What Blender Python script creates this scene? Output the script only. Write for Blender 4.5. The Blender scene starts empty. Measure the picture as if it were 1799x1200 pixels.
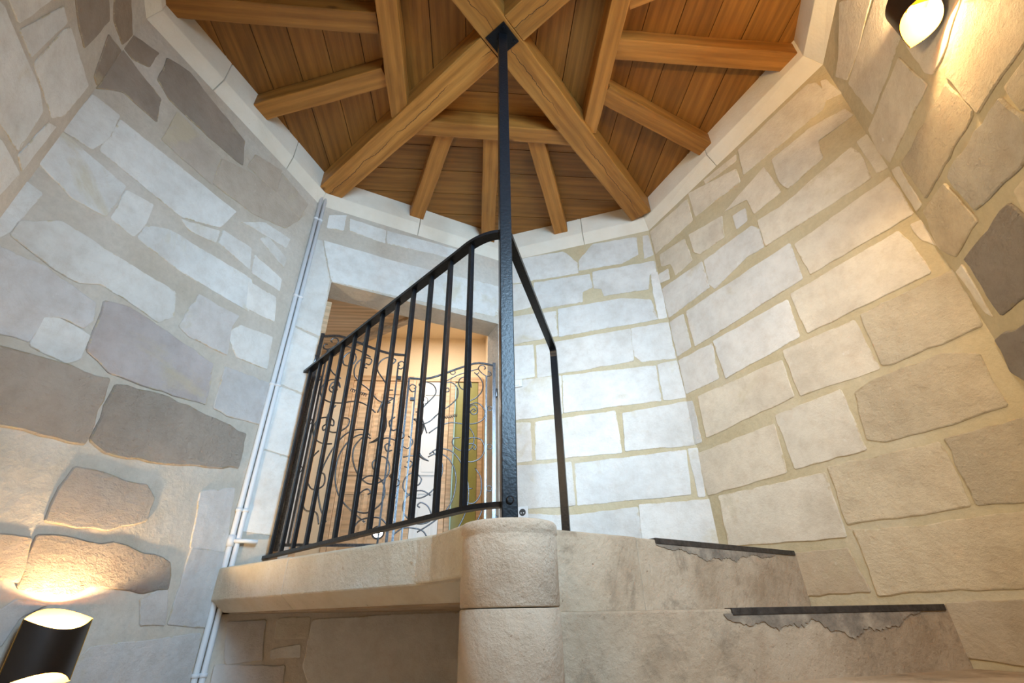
import bpy, bmesh, math, random
from mathutils import Vector, Matrix

# ------------------------------------------------------------------ camera, world, light, exposure
scene = bpy.context.scene
COL = scene.collection
CAM_POS = (-0.0959, -1.3440, 1.5)
YAW, PITCH, ROLL, FPX = 0.08503536, 0.52956439, -0.02068788, 825.05288
def make_camera():
    cy, sy, cp, sp = math.cos(YAW), math.sin(YAW), math.cos(PITCH), math.sin(PITCH)
    f = Vector((sy*cp, cy*cp, sp)); r = Vector((cy, -sy, 0)); u = r.cross(f)
    c, s = math.cos(ROLL), math.sin(ROLL)
    r2 = c*r + s*u; u2 = -s*r + c*u
    cam = bpy.data.cameras.new('camera'); cam.sensor_width = 36; cam.lens = FPX/1799*36
    cam.clip_start = 0.02
    o = bpy.data.objects.new('camera', cam); COL.objects.link(o)
    M = Matrix((r2, u2, -f)).transposed().to_4x4(); M.translation = Vector(CAM_POS)
    o.matrix_world = M
    scene.camera = o
make_camera()

world = bpy.data.worlds.new('sky'); scene.world = world; world.use_nodes = True
wb = world.node_tree.nodes['Background']; wb.inputs[0].default_value = (0.55, 0.75, 1.0, 1); wb.inputs[1].default_value = 0.6

def area_light(name, loc, target, sx, sy, power, color, spread=180):
    l = bpy.data.lights.new(name, 'AREA'); l.shape = 'RECTANGLE'; l.size = sx; l.size_y = sy
    l.energy = power; l.color = color; l.spread = math.radians(spread)
    o = bpy.data.objects.new(name, l); COL.objects.link(o); o.location = loc
    o.rotation_euler = (Vector(target)-Vector(loc)).to_track_quat('-Z', 'Y').to_euler()
    return o
# daylight standing in the tower window behind the photographer (wall_behind_right)
area_light('window_daylight', (0.70, -1.62, 3.05), (-0.1, 1.5, 2.55), 0.62, 1.2, 74, (0.47, 0.735, 1.0), 105)
# narrow light added at that window for a hot spot on wall_back_right
area_light('added_hotspot_beam', (0.66, -1.60, 3.2), (0.42, 1.6, 2.62), 0.22, 0.5, 2.2, (0.80, 0.90, 1.0), 32)
# unseen warm fill lights added behind and below the photographer
area_light('added_warm_fill', (-0.85, -1.25, 2.75), (1.55, 0.15, 2.55), 0.5, 0.6, 17, (1.0, 0.69, 0.34), 100)
area_light('stairwell_fill', (-0.3, -0.8, 0.1), (-0.3, 0.2, 3.0), 0.8, 0.8, 6, (1.0, 0.86, 0.72))
# ceiling lamp of the corridor beyond the doorway
area_light('corridor_lamp', (-0.55, 2.55, 4.2), (-0.6, 2.9, 0), 0.5, 0.5, 30, (1.0, 0.95, 0.88))

vs = scene.view_settings
vs.view_transform = 'Standard'; vs.look = 'None'; vs.exposure = -0.38; vs.gamma = 1.0; vs.use_curve_mapping = False

# ------------------------------------------------------------------ helpers
def new_obj(name, data, parent=None):
    o = bpy.data.objects.new(name, data); COL.objects.link(o)
    if parent is not None: o.parent = parent
    return o
def mesh(name, verts, faces, mat, parent=None, smooth=False, bevel=0, loc=None, bseg=2):
    me = bpy.data.meshes.new(name); me.from_pydata([tuple(v) for v in verts], [], faces)
    bm = bmesh.new(); bm.from_mesh(me)
    bmesh.ops.recalc_face_normals(bm, faces=bm.faces)
    if bevel:
        bmesh.ops.bevel(bm, geom=list(bm.edges), offset=bevel, segments=bseg, affect='EDGES', profile=0.6)
    bm.to_mesh(me); bm.free()
    if smooth:
        for p in me.polygons: p.use_smooth = True
    me.materials.append(mat)
    o = new_obj(name, me, parent)
    if loc: o.location = loc
    return o
def empty(name, loc=(0, 0, 0), rz=0):
    o = new_obj(name, None); o.location = loc; o.rotation_euler = (0, 0, rz); o.empty_display_size = 0.1
    return o
def tag(o, label, cat=None, group=None, kind=None):
    if label: o['label'] = label
    if cat: o['category'] = cat
    if group: o['group'] = group
    if kind: o['kind'] = kind
    return o
def boxv(x0, x1, y0, y1, z0, z1, b=0):
    v = [(x, y, z) for z in (z0, z1) for y in (y0, y1) for x in (x0, x1)]
    f = [(0, 2, 3, 1), (4, 5, 7, 6), (0, 1, 5, 4), (2, 6, 7, 3), (0, 4, 6, 2), (1, 3, 7, 5)]
    return v, [tuple(i+b for i in q) for q in f]
def box(name, x0, x1, y0, y1, z0, z1, mat, parent=None, bevel=0):
    v, f = boxv(x0, x1, y0, y1, z0, z1); return mesh(name, v, f, mat, parent, bevel=bevel)
def prismv(poly, z0, z1, b=0):
    n = len(poly)
    v = [(p[0], p[1], z0) for p in poly] + [(p[0], p[1], z1) for p in poly]
    f = [tuple(range(b+n-1, b-1, -1)), tuple(range(b+n, b+2*n))] + [(b+i, b+(i+1) % n, b+n+(i+1) % n, b+n+i) for i in range(n)]
    return v, f
def prism(name, poly, z0, z1, mat, parent=None, bevel=0):
    v, f = prismv(poly, z0, z1); return mesh(name, v, f, mat, parent, bevel=bevel)
def catmull(pts, per=6, closed=False):
    pts = [Vector(p) for p in pts]; out = []; n = len(pts)
    for i in range(n-1):
        p0 = pts[max(i-1, 0)]; p1 = pts[i]; p2 = pts[i+1]; p3 = pts[min(i+2, n-1)]
        for k in range(per):
            t = k/per
            out.append(0.5*((2*p1)+(p2-p0)*t+(2*p0-5*p1+4*p2-p3)*t*t+(3*p1-p0-3*p2+p3)*t**3))
    out.append(pts[-1]); return out
def sweep(name, path, section, mat, parent=None, up=(0, 0, 1), radii=None, smooth=False, closed=False):
    """section: list of (side, up) offsets swept along path"""
    path = [Vector(p) for p in path]; n = len(path); m = len(section); up = Vector(up)
    V = []; F = []
    for i, p in enumerate(path):
        if closed: t = path[(i+1) % n]-path[i-1]
        else: t = path[min(i+1, n-1)]-path[max(i-1, 0)]
        t.normalize()
        s = t.cross(up)
        if s.length < 1e-4: s = t.cross(Vector((0, 1, 0)))
        s.normalize(); u = s.cross(t)
        k = radii[i] if radii else 1
        for a, b in section: V.append(p+s*a*k+u*b*k)
    rng = n if closed else n-1
    for i in range(rng):
        for j in range(m):
            a = i*m+j; b = i*m+(j+1) % m; c = ((i+1) % n)*m+(j+1) % m; d = ((i+1) % n)*m+j
            F.append((a, b, c, d))
    if not closed:
        F.append(tuple(range(m-1, -1, -1))); F.append(tuple(range((n-1)*m, n*m)))
    return mesh(name, V, F, mat, parent, smooth=smooth)
def circ(r, n=8): return [(r*math.cos(2*math.pi*i/n), r*math.sin(2*math.pi*i/n)) for i in range(n)]
def rect(w, h): return [(-w/2, -h/2), (w/2, -h/2), (w/2, h/2), (-w/2, h/2)]
def clip_poly(poly, n, d):
    """keep n.p <= d"""
    out = []
    for i in range(len(poly)):
        a, b = poly[i], poly[(i+1) % len(poly)]
        da = n[0]*a[0]+n[1]*a[1]-d; db = n[0]*b[0]+n[1]*b[1]-d
        if da <= 0: out.append(a)
        if (da < 0 < db) or (db < 0 < da):
            t = da/(da-db); out.append((a[0]+(b[0]-a[0])*t, a[1]+(b[1]-a[1])*t))
    return out
def azd(deg): a = math.radians(deg); return Vector((math.sin(a), math.cos(a), 0))

# ------------------------------------------------------------------ materials
def base_mat(name):
    m = bpy.data.materials.new(name); m.use_nodes = True; nt = m.node_tree
    b = nt.nodes['Principled BSDF']; return m, nt, b
class G:
    def __init__(s, nt): s.nt = nt
    def n(s, t, **kw):
        nd = s.nt.nodes.new(t)
        for k, v in kw.items():
            if hasattr(nd, k): setattr(nd, k, v)
        return nd
    def l(s, a, b): s.nt.links.new(a, b)
    def noise(s, vec, scale, detail=4, rough=0.55, dist=0):
        nd = s.n('ShaderNodeTexNoise'); nd.inputs['Scale'].default_value = scale; nd.inputs['Detail'].default_value = detail
        nd.inputs['Roughness'].default_value = rough; nd.inputs['Distortion'].default_value = dist
        if vec is not None: s.l(vec, nd.inputs['Vector'])
        return nd.outputs['Fac']
    def ramp(s, fac, stops):
        nd = s.n('ShaderNodeValToRGB'); cr = nd.color_ramp
        while len(cr.elements) < len(stops): cr.elements.new(0.5)
        for e, (p, c) in zip(cr.elements, stops):
            e.position = p; e.color = c if len(c) == 4 else (*c, 1)
        s.l(fac, nd.inputs['Fac']); return nd.outputs['Color']
    def mix(s, fac, a, b, blend='MIX'):
        nd = s.n('ShaderNodeMix', data_type='RGBA', blend_type=blend)
        for i, v in ((0, fac), (6, a), (7, b)):
            if isinstance(v, (int, float)): nd.inputs[i].default_value = v
            elif isinstance(v, tuple): nd.inputs[i].default_value = v if len(v) == 4 else (*v, 1)
            else: s.l(v, nd.inputs[i])
        return nd.outputs[2]
    def math(s, op, a, b=None, c=None):
        nd = s.n('ShaderNodeMath', operation=op)
        for i, v in enumerate((a, b, c)):
            if v is None: continue
            if isinstance(v, (int, float)): nd.inputs[i].default_value = v
            else: s.l(v, nd.inputs[i])
        return nd.outputs[0]
    def bump(s, h, strength, dist, prev=None):
        nd = s.n('ShaderNodeBump'); s.l(h, nd.inputs['Height'])
        if isinstance(strength, (int, float)): nd.inputs['Strength'].default_value = strength
        else: s.l(strength, nd.inputs['Strength'])
        nd.inputs['Distance'].default_value = dist
        if prev is not None: s.l(prev, nd.inputs['Normal'])
        return nd.outputs[0]
def g3(v): return (v, v, v)
MORTAR = (0.600, 0.515, 0.345)
def stone_material():
    m, nt, b = base_mat('limestone'); g = G(nt)
    oi = g.n('ShaderNodeObjectInfo'); tc = g.n('ShaderNodeTexCoord')
    off = g.n('ShaderNodeVectorMath', operation='MULTIPLY_ADD')
    cmb = g.n('ShaderNodeCombineXYZ'); g.l(oi.outputs['Random'], cmb.inputs[0]); g.l(oi.outputs['Random'], cmb.inputs[2])
    g.l(cmb.outputs[0], off.inputs[0]); off.inputs[1].default_value = (7, 3, 5); g.l(tc.outputs['Object'], off.inputs[2])
    v = off.outputs[0]
    col = oi.outputs['Color']
    n1 = g.noise(v, 3.2, 5, 0.6); n2 = g.noise(v, 17, 6, 0.65); n3 = g.noise(v, 85, 4, 0.6)
    c = g.mix(1.0, col, g.ramp(n1, [(0.25, (0.80, 0.78, 0.76)), (0.5, g3(0.98)), (0.75, g3(1.10))]), 'MULTIPLY')
    c = g.mix(1.0, c, g.ramp(n2, [(0.28, (0.90, 0.875, 0.85)), (0.55, g3(1.0)), (0.8, (1.05, 1.045, 1.03))]), 'MULTIPLY')
    # lime wash blotches and mortar smears
    sm = g.ramp(g.noise(v, 2.3, 6, 0.62, 0.6), [(0.60, g3(0)), (0.68, g3(0.55))])
    c = g.mix(sm, c, (*MORTAR, 1))
    wh = g.ramp(g.noise(v, 9, 7, 0.7), [(0.66, g3(0)), (0.72, g3(0.6))])
    c = g.mix(wh, c, (0.84, 0.82, 0.78, 1))
    at = g.n('ShaderNodeAttribute', attribute_name='edge')
    ef = g.math('ADD', at.outputs['Fac'], g.math('MULTIPLY_ADD', g.noise(v, 20, 6, 0.7), 1.5, -1.05))
    c = g.mix(g.ramp(ef, [(0.74, g3(0)), (0.86, g3(0.75))]), c, (*MORTAR, 1))
    oc = g.math('ADD', at.outputs['Fac'], g.math('MULTIPLY_ADD', g.noise(v, 11, 5, 0.65), 2.2, -1.5))
    c = g.mix(g.ramp(oc, [(0.70, g3(0)), (0.86, g3(0.55)), (0.98, g3(0.15))]), c, (0.50, 0.38, 0.21, 1))
    crk = g.ramp(g.noise(v, 6, 10, 0.75, 1.2), [(0.492, g3(0)), (0.499, g3(0.28)), (0.506, g3(0))])
    c = g.mix(crk, c, (0.42, 0.33, 0.24, 1))
    pit = g.ramp(n3, [(0.22, g3(0.65)), (0.30, g3(1))])
    c = g.mix(oi.outputs['Alpha'], c, g.mix(1.0, c, pit, 'MULTIPLY'))
    g.l(c, b.inputs['Base Color']); b.inputs['Roughness'].default_value = 0.86
    b.inputs['Specular IOR Level'].default_value = 0.25
    # relief: alpha of the object's colour sets how rough the face is
    st = g.n('ShaderNodeTexNoise'); st.inputs['Scale'].default_value = 38; st.inputs['Detail'].default_value = 8; st.inputs['Roughness'].default_value = 0.72
    st.inputs['Distortion'].default_value = 0.15
    mp = g.n('ShaderNodeMapping'); mp.inputs['Scale'].default_value = (1, 1, 1.35); g.l(v, mp.inputs['Vector']); g.l(mp.outputs[0], st.inputs['Vector'])
    amp = g.math('MULTIPLY_ADD', oi.outputs['Alpha'], 0.9, 0.10)
    bn = g.bump(g.noise(v, 9, 3, 0.5), g.math('MULTIPLY', oi.outputs['Alpha'], 0.55), 0.05)
    bn = g.bump(st.outputs['Fac'], amp, 0.04, bn)
    bn = g.bump(n3, 0.22, 0.008, bn)
    g.l(bn, b.inputs['Normal'])
    return m
STONE = stone_material()
def mortar_material(name, lo, mid, hi):
    m, nt, b = base_mat(name); g = G(nt); tc = g.n('ShaderNodeTexCoord'); v = tc.outputs['Object']
    n1 = g.noise(v, 2.2, 5, 0.6); n2 = g.noise(v, 40, 6, 0.7)
    c = g.ramp(n1, [(0.3, lo), (0.55, mid), (0.75, hi)])
    c = g.mix(1.0, c, g.ramp(n2, [(0.3, g3(0.9)), (0.7, g3(1.05))]), 'MULTIPLY')
    g.l(c, b.inputs['Base Color']); b.inputs['Roughness'].default_value = 0.92; b.inputs['Specular IOR Level'].default_value = 0.2
    g.l(g.bump(n2, 0.35, 0.015, g.bump(g.noise(v, 9, 4), 0.3, 0.03)), b.inputs['Normal'])
    return m
MORT = mortar_material('yellow_lime_mortar', (0.54, 0.45, 0.28), MORTAR, (0.66, 0.585, 0.44))
MORTG = mortar_material('grey_lime_mortar', (0.53, 0.455, 0.36), (0.625, 0.56, 0.475), (0.69, 0.64, 0.57))
def cornice_material():
    m, nt, b = base_mat('cut_limestone'); g = G(nt); tc = g.n('ShaderNodeTexCoord'); v = tc.outputs['Object']
    c = g.ramp(g.noise(v, 4, 6, 0.6), [(0.3, (0.72, 0.655, 0.54)), (0.6, (0.80, 0.745, 0.64)), (0.8, (0.82, 0.785, 0.70))])
    pit = g.ramp(g.noise(v, 70, 3), [(0.20, (0.55, 0.42, 0.28)), (0.27, g3(1))])
    c = g.mix(1.0, c, pit, 'MULTIPLY')
    g.l(c, b.inputs['Base Color']); b.inputs['Roughness'].default_value = 0.85; b.inputs['Specular IOR Level'].default_value = 0.25
    g.l(g.bump(g.noise(v, 60, 5), 0.2, 0.01), b.inputs['Normal'])
    return m
CORN = cornice_material()
def step_material():
    m, nt, b = base_mat('worn_step_stone'); g = G(nt); tc = g.n('ShaderNodeTexCoord'); v = tc.outputs['Object']
    c = g.ramp(g.noise(v, 3.5, 6, 0.65), [(0.28, (0.35, 0.25, 0.16)), (0.5, (0.49, 0.375, 0.26)), (0.72, (0.59, 0.475, 0.35))])
    # soot and damp stains with their own ragged shapes
    st = g.ramp(g.noise(v, 5.0, 9, 0.72, 0.5), [(0.52, g3(0)), (0.66, g3(0.75))])
    c = g.mix(st, c, (0.21, 0.16, 0.11, 1))
    pit = g.ramp(g.noise(v, 75, 4), [(0.24, (0.5, 0.42, 0.34)), (0.33, g3(1))])
    c = g.mix(1.0, c, pit, 'MULTIPLY')
    g.l(c, b.inputs['Base Color']); b.inputs['Roughness'].default_value = 0.88; b.inputs['Specular IOR Level'].default_value = 0.25
    n = g.noise(v, 34, 8, 0.7)
    g.l(g.bump(n, 0.55, 0.02, g.bump(g.noise(v, 6, 4), 0.35, 0.05)), b.inputs['Normal'])
    return m
STEP = step_material()
def newel_material(name, lo, mid, hi):
    m, nt, b = base_mat(name); g = G(nt); tc = g.n('ShaderNodeTexCoord'); v = tc.outputs['Object']
    c = g.ramp(g.noise(v, 4.5, 6, 0.6), [(0.28, lo), (0.5, mid), (0.72, hi)])
    pit = g.ramp(g.noise(v, 55, 4), [(0.22, (0.45, 0.36, 0.28)), (0.30, g3(1))])
    c = g.mix(1.0, c, pit, 'MULTIPLY')
    rust = g.ramp(g.noise(v, 22, 3), [(0.72, g3(0)), (0.76, g3(0.5))])
    c = g.mix(rust, c, (0.45, 0.28, 0.12, 1))
    g.l(c, b.inputs['Base Color']); b.inputs['Roughness'].default_value = 0.87; b.inputs['Specular IOR Level'].default_value = 0.25
    g.l(g.bump(g.noise(v, 45, 7, 0.7), 0.7, 0.02, g.bump(g.noise(v, 9, 4), 0.4, 0.03)), b.inputs['Normal'])
    return m
NEWEL = newel_material('newel_limestone', (0.50, 0.39, 0.285), (0.61, 0.495, 0.375), (0.68, 0.57, 0.45))
EDGEST = newel_material('landing_limestone', (0.62, 0.53, 0.39), (0.73, 0.645, 0.50), (0.79, 0.735, 0.63))
def cement_material():
    m, nt, b = base_mat('grey_cement'); g = G(nt); tc = g.n('ShaderNodeTexCoord'); v = tc.outputs['Object']
    c = g.ramp(g.noise(v, 12, 6, 0.65), [(0.3, (0.13, 0.105, 0.08)), (0.5, (0.25, 0.20, 0.15)), (0.7, (0.44, 0.355, 0.26))])
    g.l(c, b.inputs['Base Color']); b.inputs['Roughness'].default_value = 0.9
    g.l(g.bump(g.noise(v, 60, 5), 0.4, 0.01), b.inputs['Normal'])
    return m
CEMENT = cement_material()
def wood_material(name, dark, mid, light, crack=0.0, rough=0.5):
    m, nt, b = base_mat(name); g = G(nt); tc = g.n('ShaderNodeTexCoord'); oi = g.n('ShaderNodeObjectInfo')
    off = g.n('ShaderNodeVectorMath', operation='MULTIPLY_ADD')
    cmb = g.n('ShaderNodeCombineXYZ')
    for i in range(3): g.l(oi.outputs['Random'], cmb.inputs[i])
    g.l(cmb.outputs[0], off.inputs[0]); off.inputs[1].default_value = (13, 4.7, 2.9); g.l(tc.outputs['Object'], off.inputs[2])
    mp = g.n('ShaderNodeMapping'); mp.inputs['Scale'].default_value = (0.9, 9, 9); g.l(off.outputs[0], mp.inputs['Vector'])
    n1 = g.noise(mp.outputs[0], 1.6, 6, 0.6, 0.5)
    mp2 = g.n('ShaderNodeMapping'); mp2.inputs['Scale'].default_value = (1.2, 26, 26); g.l(off.outputs[0], mp2.inputs['Vector'])
    n2 = g.noise(mp2.outputs[0], 3, 7, 0.65)
    wv = g.n('ShaderNodeTexWave', wave_type='RINGS', rings_direction='X'); wv.inputs['Scale'].default_value = 1.1
    wv.inputs['Distortion'].default_value = 6; wv.inputs['Detail'].default_value = 3; wv.inputs['Detail Scale'].default_value = 0.8
    mp3 = g.n('ShaderNodeMapping'); mp3.inputs['Scale'].default_value = (0.5, 7, 7); g.l(off.outputs[0], mp3.inputs['Vector']); g.l(mp3.outputs[0], wv.inputs['Vector'])
    c = g.ramp(n1, [(0.28, dark), (0.5, mid), (0.74, light)])
    c = g.mix(0.28, c, g.mix(1.0, c, g.ramp(wv.outputs['Fac'], [(0.2, g3(0.55)), (0.7, g3(1.15))]), 'MULTIPLY'))
    c = g.mix(1.0, c, g.ramp(n2, [(0.3, g3(0.82)), (0.55, g3(1.0)), (0.75, g3(1.06))]), 'MULTIPLY')
    # board to board tone
    tone = g.n('ShaderNodeMapRange'); g.l(oi.outputs['Random'], tone.inputs[0]); tone.inputs[3].default_value = 0.82; tone.inputs[4].default_value = 1.14
    hs = g.n('ShaderNodeHueSaturation'); g.l(tone.outputs[0], hs.inputs['Value']); g.l(c, hs.inputs['Color']); c = hs.outputs['Color']
    # knots
    vo = g.n('ShaderNodeTexVoronoi'); vo.inputs['Scale'].default_value = 1.0; mp4 = g.n('ShaderNodeMapping'); mp4.inputs['Scale'].default_value = (2.1, 4.2, 4.2)
    g.l(off.outputs[0], mp4.inputs['Vector']); g.l(mp4.outputs[0], vo.inputs['Vector'])
    kn = g.ramp(vo.outputs['Distance'], [(0.03, g3(0.75)), (0.085, g3(0))])
    c = g.mix(kn, c, (dark[0]*0.28, dark[1]*0.25, dark[2]*0.25, 1))
    h = n2
    if crack:
        sep = g.n('ShaderNodeSeparateXYZ'); g.l(tc.outputs['Object'], sep.inputs[0])
        mpc = g.n('ShaderNodeMapping'); mpc.inputs['Scale'].default_value = (1.6, 0, 0); g.l(off.outputs[0], mpc.inputs['Vector'])
        w = g.noise(mpc.outputs[0], 2.0, 6, 0.6)
        y = g.math('SUBTRACT', sep.outputs[1], g.math('MULTIPLY_ADD', w, 0.13, -0.065))
        d = g.math('ABSOLUTE', y)
        gap = g.ramp(g.noise(mpc.outputs[0], 0.9, 2), [(0.40, g3(0)), (0.47, g3(1))])
        cr = g.math('MULTIPLY', g.math('LESS_THAN', d, crack), gap)
        c = g.mix(cr, c, (0.03, 0.014, 0.005, 1))
    g.l(c, b.inputs['Base Color']); b.inputs['Roughness'].default_value = rough; b.inputs['Specular IOR Level'].default_value = 0.35
    g.l(g.bump(h, 0.25, 0.006), b.inputs['Normal'])
    return m
BEAMW = wood_material('oak_beam', (0.27, 0.108, 0.018), (0.395, 0.172, 0.033), (0.475, 0.228, 0.052), 0.0016)
RAFTW = wood_material('oak_rafter', (0.245, 0.097, 0.016), (0.35, 0.149, 0.028), (0.435, 0.198, 0.043))
PLANKW = wood_material('oak_plank', (0.20, 0.082, 0.013), (0.275, 0.117, 0.020), (0.35, 0.156, 0.030))
DOORW = wood_material('pine_door', (0.58, 0.37, 0.20), (0.70, 0.48, 0.29), (0.77, 0.57, 0.37), rough=0.4)
PANELW = wood_material('pale_wood_panel', (0.58, 0.38, 0.21), (0.70, 0.50, 0.31), (0.77, 0.58, 0.39), rough=0.5)
def plain(name, col, rough=0.5, metal=0.0, bump=0.0, bscale=50, spec=0.5, var=0.0):
    m, nt, b = base_mat(name); g = G(nt)
    b.inputs['Base Color'].default_value = (*col, 1); b.inputs['Roughness'].default_value = rough; b.inputs['Metallic'].default_value = metal
    b.inputs['Specular IOR Level'].default_value = spec
    tc = g.n('ShaderNodeTexCoord')
    n = g.noise(tc.outputs['Object'], bscale, 4)
    if var: g.l(g.mix(1.0, (*col, 1), g.ramp(n, [(0.3, g3(1-var)), (0.7, g3(1+var))]), 'MULTIPLY'), b.inputs['Base Color'])
    if bump: g.l(g.bump(n, bump, 0.01), b.inputs['Normal'])
    return m
IRON = plain('black_wrought_iron', (0.006, 0.007, 0.009), 0.30, 0.0, 0.10, 90, 0.22, 0.3)
GATEIRON = plain('brushed_gate_iron', (0.14, 0.145, 0.155), 0.30, 0.9, 0.15, 120, 0.6, 0.3)
STRAP = plain('rusted_nosing_iron', (0.055, 0.045, 0.038), 0.6, 0.3, 0.4, 40, 0.4, 0.4)
PIPE = plain('white_pvc', (0.74, 0.75, 0.76), 0.45, 0, 0.03, 20, 0.4)
WHITE = plain('white_paint', (0.80, 0.80, 0.78), 0.5, 0, 0.03, 40, 0.4)
TAN = plain('tan_wall_paint', (0.80, 0.64, 0.44), 0.75, 0, 0.06, 60, 0.2, 0.03)
SWITCH = plain('white_plastic', (0.82, 0.83, 0.83), 0.35, 0, 0.01, 20, 0.5)
SOCKETIN = plain('dark_socket', (0.05, 0.05, 0.05), 0.5)
GREENGL = plain('olive_door_paint', (0.30, 0.29, 0.085), 0.35, 0, 0.02, 30, 0.5, 0.05)
LAMPOUT = plain('dark_bronze_lacquer', (0.018, 0.012, 0.009), 0.38, 0.0, 0.02, 30, 0.5)
LAMPIN = plain('gold_leaf_lining', (0.62, 0.33, 0.055), 0.5, 0.5, 0.05, 30, 0.5, 0.05)
ROOFMAT = plain('dark_roof_deck', (0.08, 0.045, 0.02), 0.9)
FLOORMAT = plain('stone_floor', (0.45, 0.40, 0.33), 0.8, 0, 0.3, 20, 0.3, 0.15)
def emit_mat(name, col, s):
    m, nt, b = base_mat(name); b.inputs['Base Color'].default_value = (*col, 1)
    b.inputs['Emission Color'].default_value = (*col, 1); b.inputs['Emission Strength'].default_value = s; return m
GLAREGLOW = emit_mat('added_glare_glow', (1.0, 0.95, 0.86), 90)  # glow of the added glare discs in the corridor
BULB = emit_mat('warm_bulb', (1.0, 0.72, 0.36), 60)
def glass_mat():
    m, nt, b = base_mat('door_glass_edge'); b.inputs['Base Color'].default_value = (0.45, 0.75, 0.78, 1); b.inputs['Roughness'].default_value = 0.1
    return m
GLASS = glass_mat()
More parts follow.
